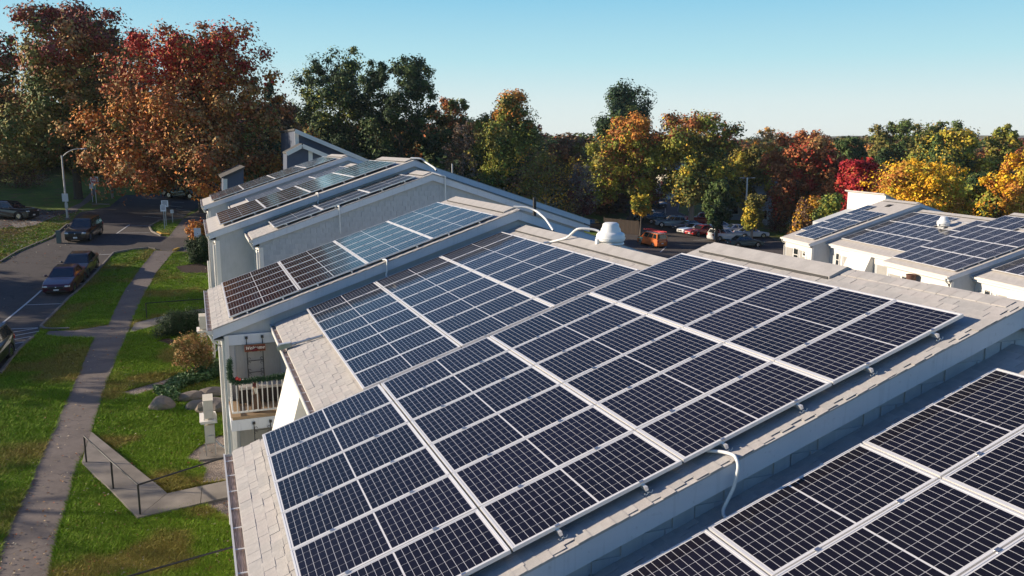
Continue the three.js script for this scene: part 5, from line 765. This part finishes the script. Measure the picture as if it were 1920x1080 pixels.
{ // dark blue house with stepped shed roofs behind the last solar roof
  const Z = -61, f = (l) => l.map(([x, y]) => { const p = onZ(x, y, Z); return [p.x, p.y]; }), bm = mat([.075, .095, .145], .85, { map: T.siding }), t = thing('house', 'dark blue house with white-trimmed shed roofs behind the last solar roof', 'house', V(0, 0, Z));
  const edge = (a, b, z) => { const [p, q] = f([a, b]); return bar(V(p[0], p[1], z), V(q[0], q[1], z), .06, .34); };
  part('wall', [uvm(prism(f([[553, 246], [690, 303], [690, 345], [553, 345]]), -12, 0)), uvm(prism(f([[531, 287], [558, 272], [606, 292], [606, 352], [531, 352]]), .01, 3)), uvm(prism(f([[420, 332], [455, 316], [455, 362], [420, 362]]), -8, 1.4))], bm, t);
  part('roof', [uvm(prism(f([[551, 241], [692, 300], [692, 303.5], [551, 244.5]]), -12.3, .35)), uvm(prism(f([[529, 284.5], [558, 269], [608, 290], [608, 293], [558, 272], [529, 287.5]]), .4, 3.3)), uvm(prism(f([[414, 331], [457, 311.5], [457, 314.5], [414, 334]]), -8, 1.7))], mat([.09, .085, .08], .95, { map: T.shingle }), t);  // roof colour darkened to stand in for tree shade over it
  part('trim', [edge([552, 245.5], [691, 304], .38)], M.white, t); part('trim', [edge([530, 288], [558, 273.5], 3.33), edge([558, 273.5], [607, 294], 3.33)], M.white, t); part('corner_board', edge([556, 248], [557, 275], .03), M.white, t); part('corner_board', edge([573.5, 281], [574, 345], 3.03), M.white, t); part('corner_board', edge([421, 334], [421, 358], 1.45), M.white, t);
}
// ------------------------------------------------------------------ grass blades and fallen leaves
{
  const R = rng(4242), blades = []; for (let i = 0; i < 5; i++) { const a = i * 1.26 + .3, x = Math.cos(a), z = Math.sin(a), l = .5 + .12 * i; blades.push(x * .012 - z * .008, 0, z * .012 + x * .008, x * .012 + z * .008, 0, z * .012 - x * .008, x * (.03 + .02 * i), .09 * l, z * (.03 + .02 * i)); }
  const g = new THREE.BufferGeometry(); g.setAttribute('position', new THREE.Float32BufferAttribute(blades, 3)); g.computeVertexNormals();
  const spots = []; let tries = 0;
  while (spots.length < 240000 && tries++ < 2200000) {
    const px = -140 + R() * 590, py = 465 + Math.pow(R(), .8) * 660, d = ray(px, py); const t = (lerp(-6.2, -5, clamp((650 - py) / 180, 0, 1)) - CAM.y) / d.y; let x = CAM.x + d.x * t, z = CAM.z + d.z * t; if (x > -.1 && z > -17 || z < -75 || t < 5) continue;
    if (hard.some((h) => inside(x, z, h))) continue; spots.push([x, z]);
  }
  const im = new THREE.InstancedMesh(g, new THREE.MeshPhysicalMaterial({ color: rgb(1, 1, 1), roughness: .7, specularIntensity: .3, side: THREE.DoubleSide }), spots.length), m = new THREE.Matrix4(), q = new THREE.Quaternion(), e = new THREE.Euler(), cc = new THREE.Color();
  spots.forEach(([x, z], i) => { const dry = smooth(.55 - .1 * smooth(-5, -7, x + z * .06), .72, fbm(x * .45, z * .45, 4, 0, 15)) * .8 + (R() < .1 ? .5 : 0), s = (.55 + .8 * R()) * (.75 + .7 * fbm(x * .8, z * .8, 2, 0, 16)) * (1 + Math.max(0, -z - 10) * .012); e.set((R() - .5) * .5, R() * 6.3, (R() - .5) * .5); q.setFromEuler(e); m.compose(gnd(x, z, -.004), q, V(s * 1.2, s * .8, s * 1.2)); im.setMatrixAt(i, m); const k = .65 + .7 * R(); cc.setRGB(lerp(.19, .33, dry) * k, lerp(.31, .25, dry) * k, lerp(.016, .06, dry) * k); im.setColorAt(i, cc); });
  im.name = 'grass'; im.castShadow = im.receiveShadow = true; tag(im, 'short green lawn grass with dry patches along the footpath', 'grass'); im.userData.kind = 'stuff'; scene.add(im);
  const lf = new THREE.BufferGeometry(); lf.setAttribute('position', new THREE.Float32BufferAttribute([-.045, 0, 0, 0, .015, .03, .045, 0, 0, -.045, 0, 0, .045, 0, 0, 0, .015, -.03], 3)); lf.computeVertexNormals();
  const L = []; for (let i = 0; i < 5200; i++) { const bank = i > 1400, px = bank ? R() * 190 : R() * 450, py = bank ? 395 + R() * 100 : 470 + R() * 610, p = gp(px, py); if (p.x > -.2 && p.z > -17) continue; if (inside(p.x, p.z, hard[0]) && R() < .94) continue; L.push(p); }
  const il = new THREE.InstancedMesh(lf, new THREE.MeshStandardMaterial({ color: rgb(1, 1, 1), roughness: .8, side: THREE.DoubleSide }), L.length);
  L.forEach((p, i) => { e.set((R() - .5) * .7, R() * 6.3, (R() - .5) * .7); q.setFromEuler(e); const s = (.5 + .7 * R()) * (1 + Math.max(0, -p.z - 20) * .02); m.compose(V(p.x, p.y + .05, p.z), q, V(s, s, s)); il.setMatrixAt(i, m); const k = [[.42, .30, .17], [.30, .14, .05], [.36, .10, .04], [.5, .42, .3]][Math.floor(R() * 4)]; cc.setRGB(...k); il.setColorAt(i, cc); });
  il.name = 'fallen_leaves'; il.castShadow = il.receiveShadow = true; tag(il, 'scattered fallen autumn leaves on lawn, verge and road', 'leaves'); il.userData.kind = 'stuff'; scene.add(il);
}
renderer.render(scene, camera);
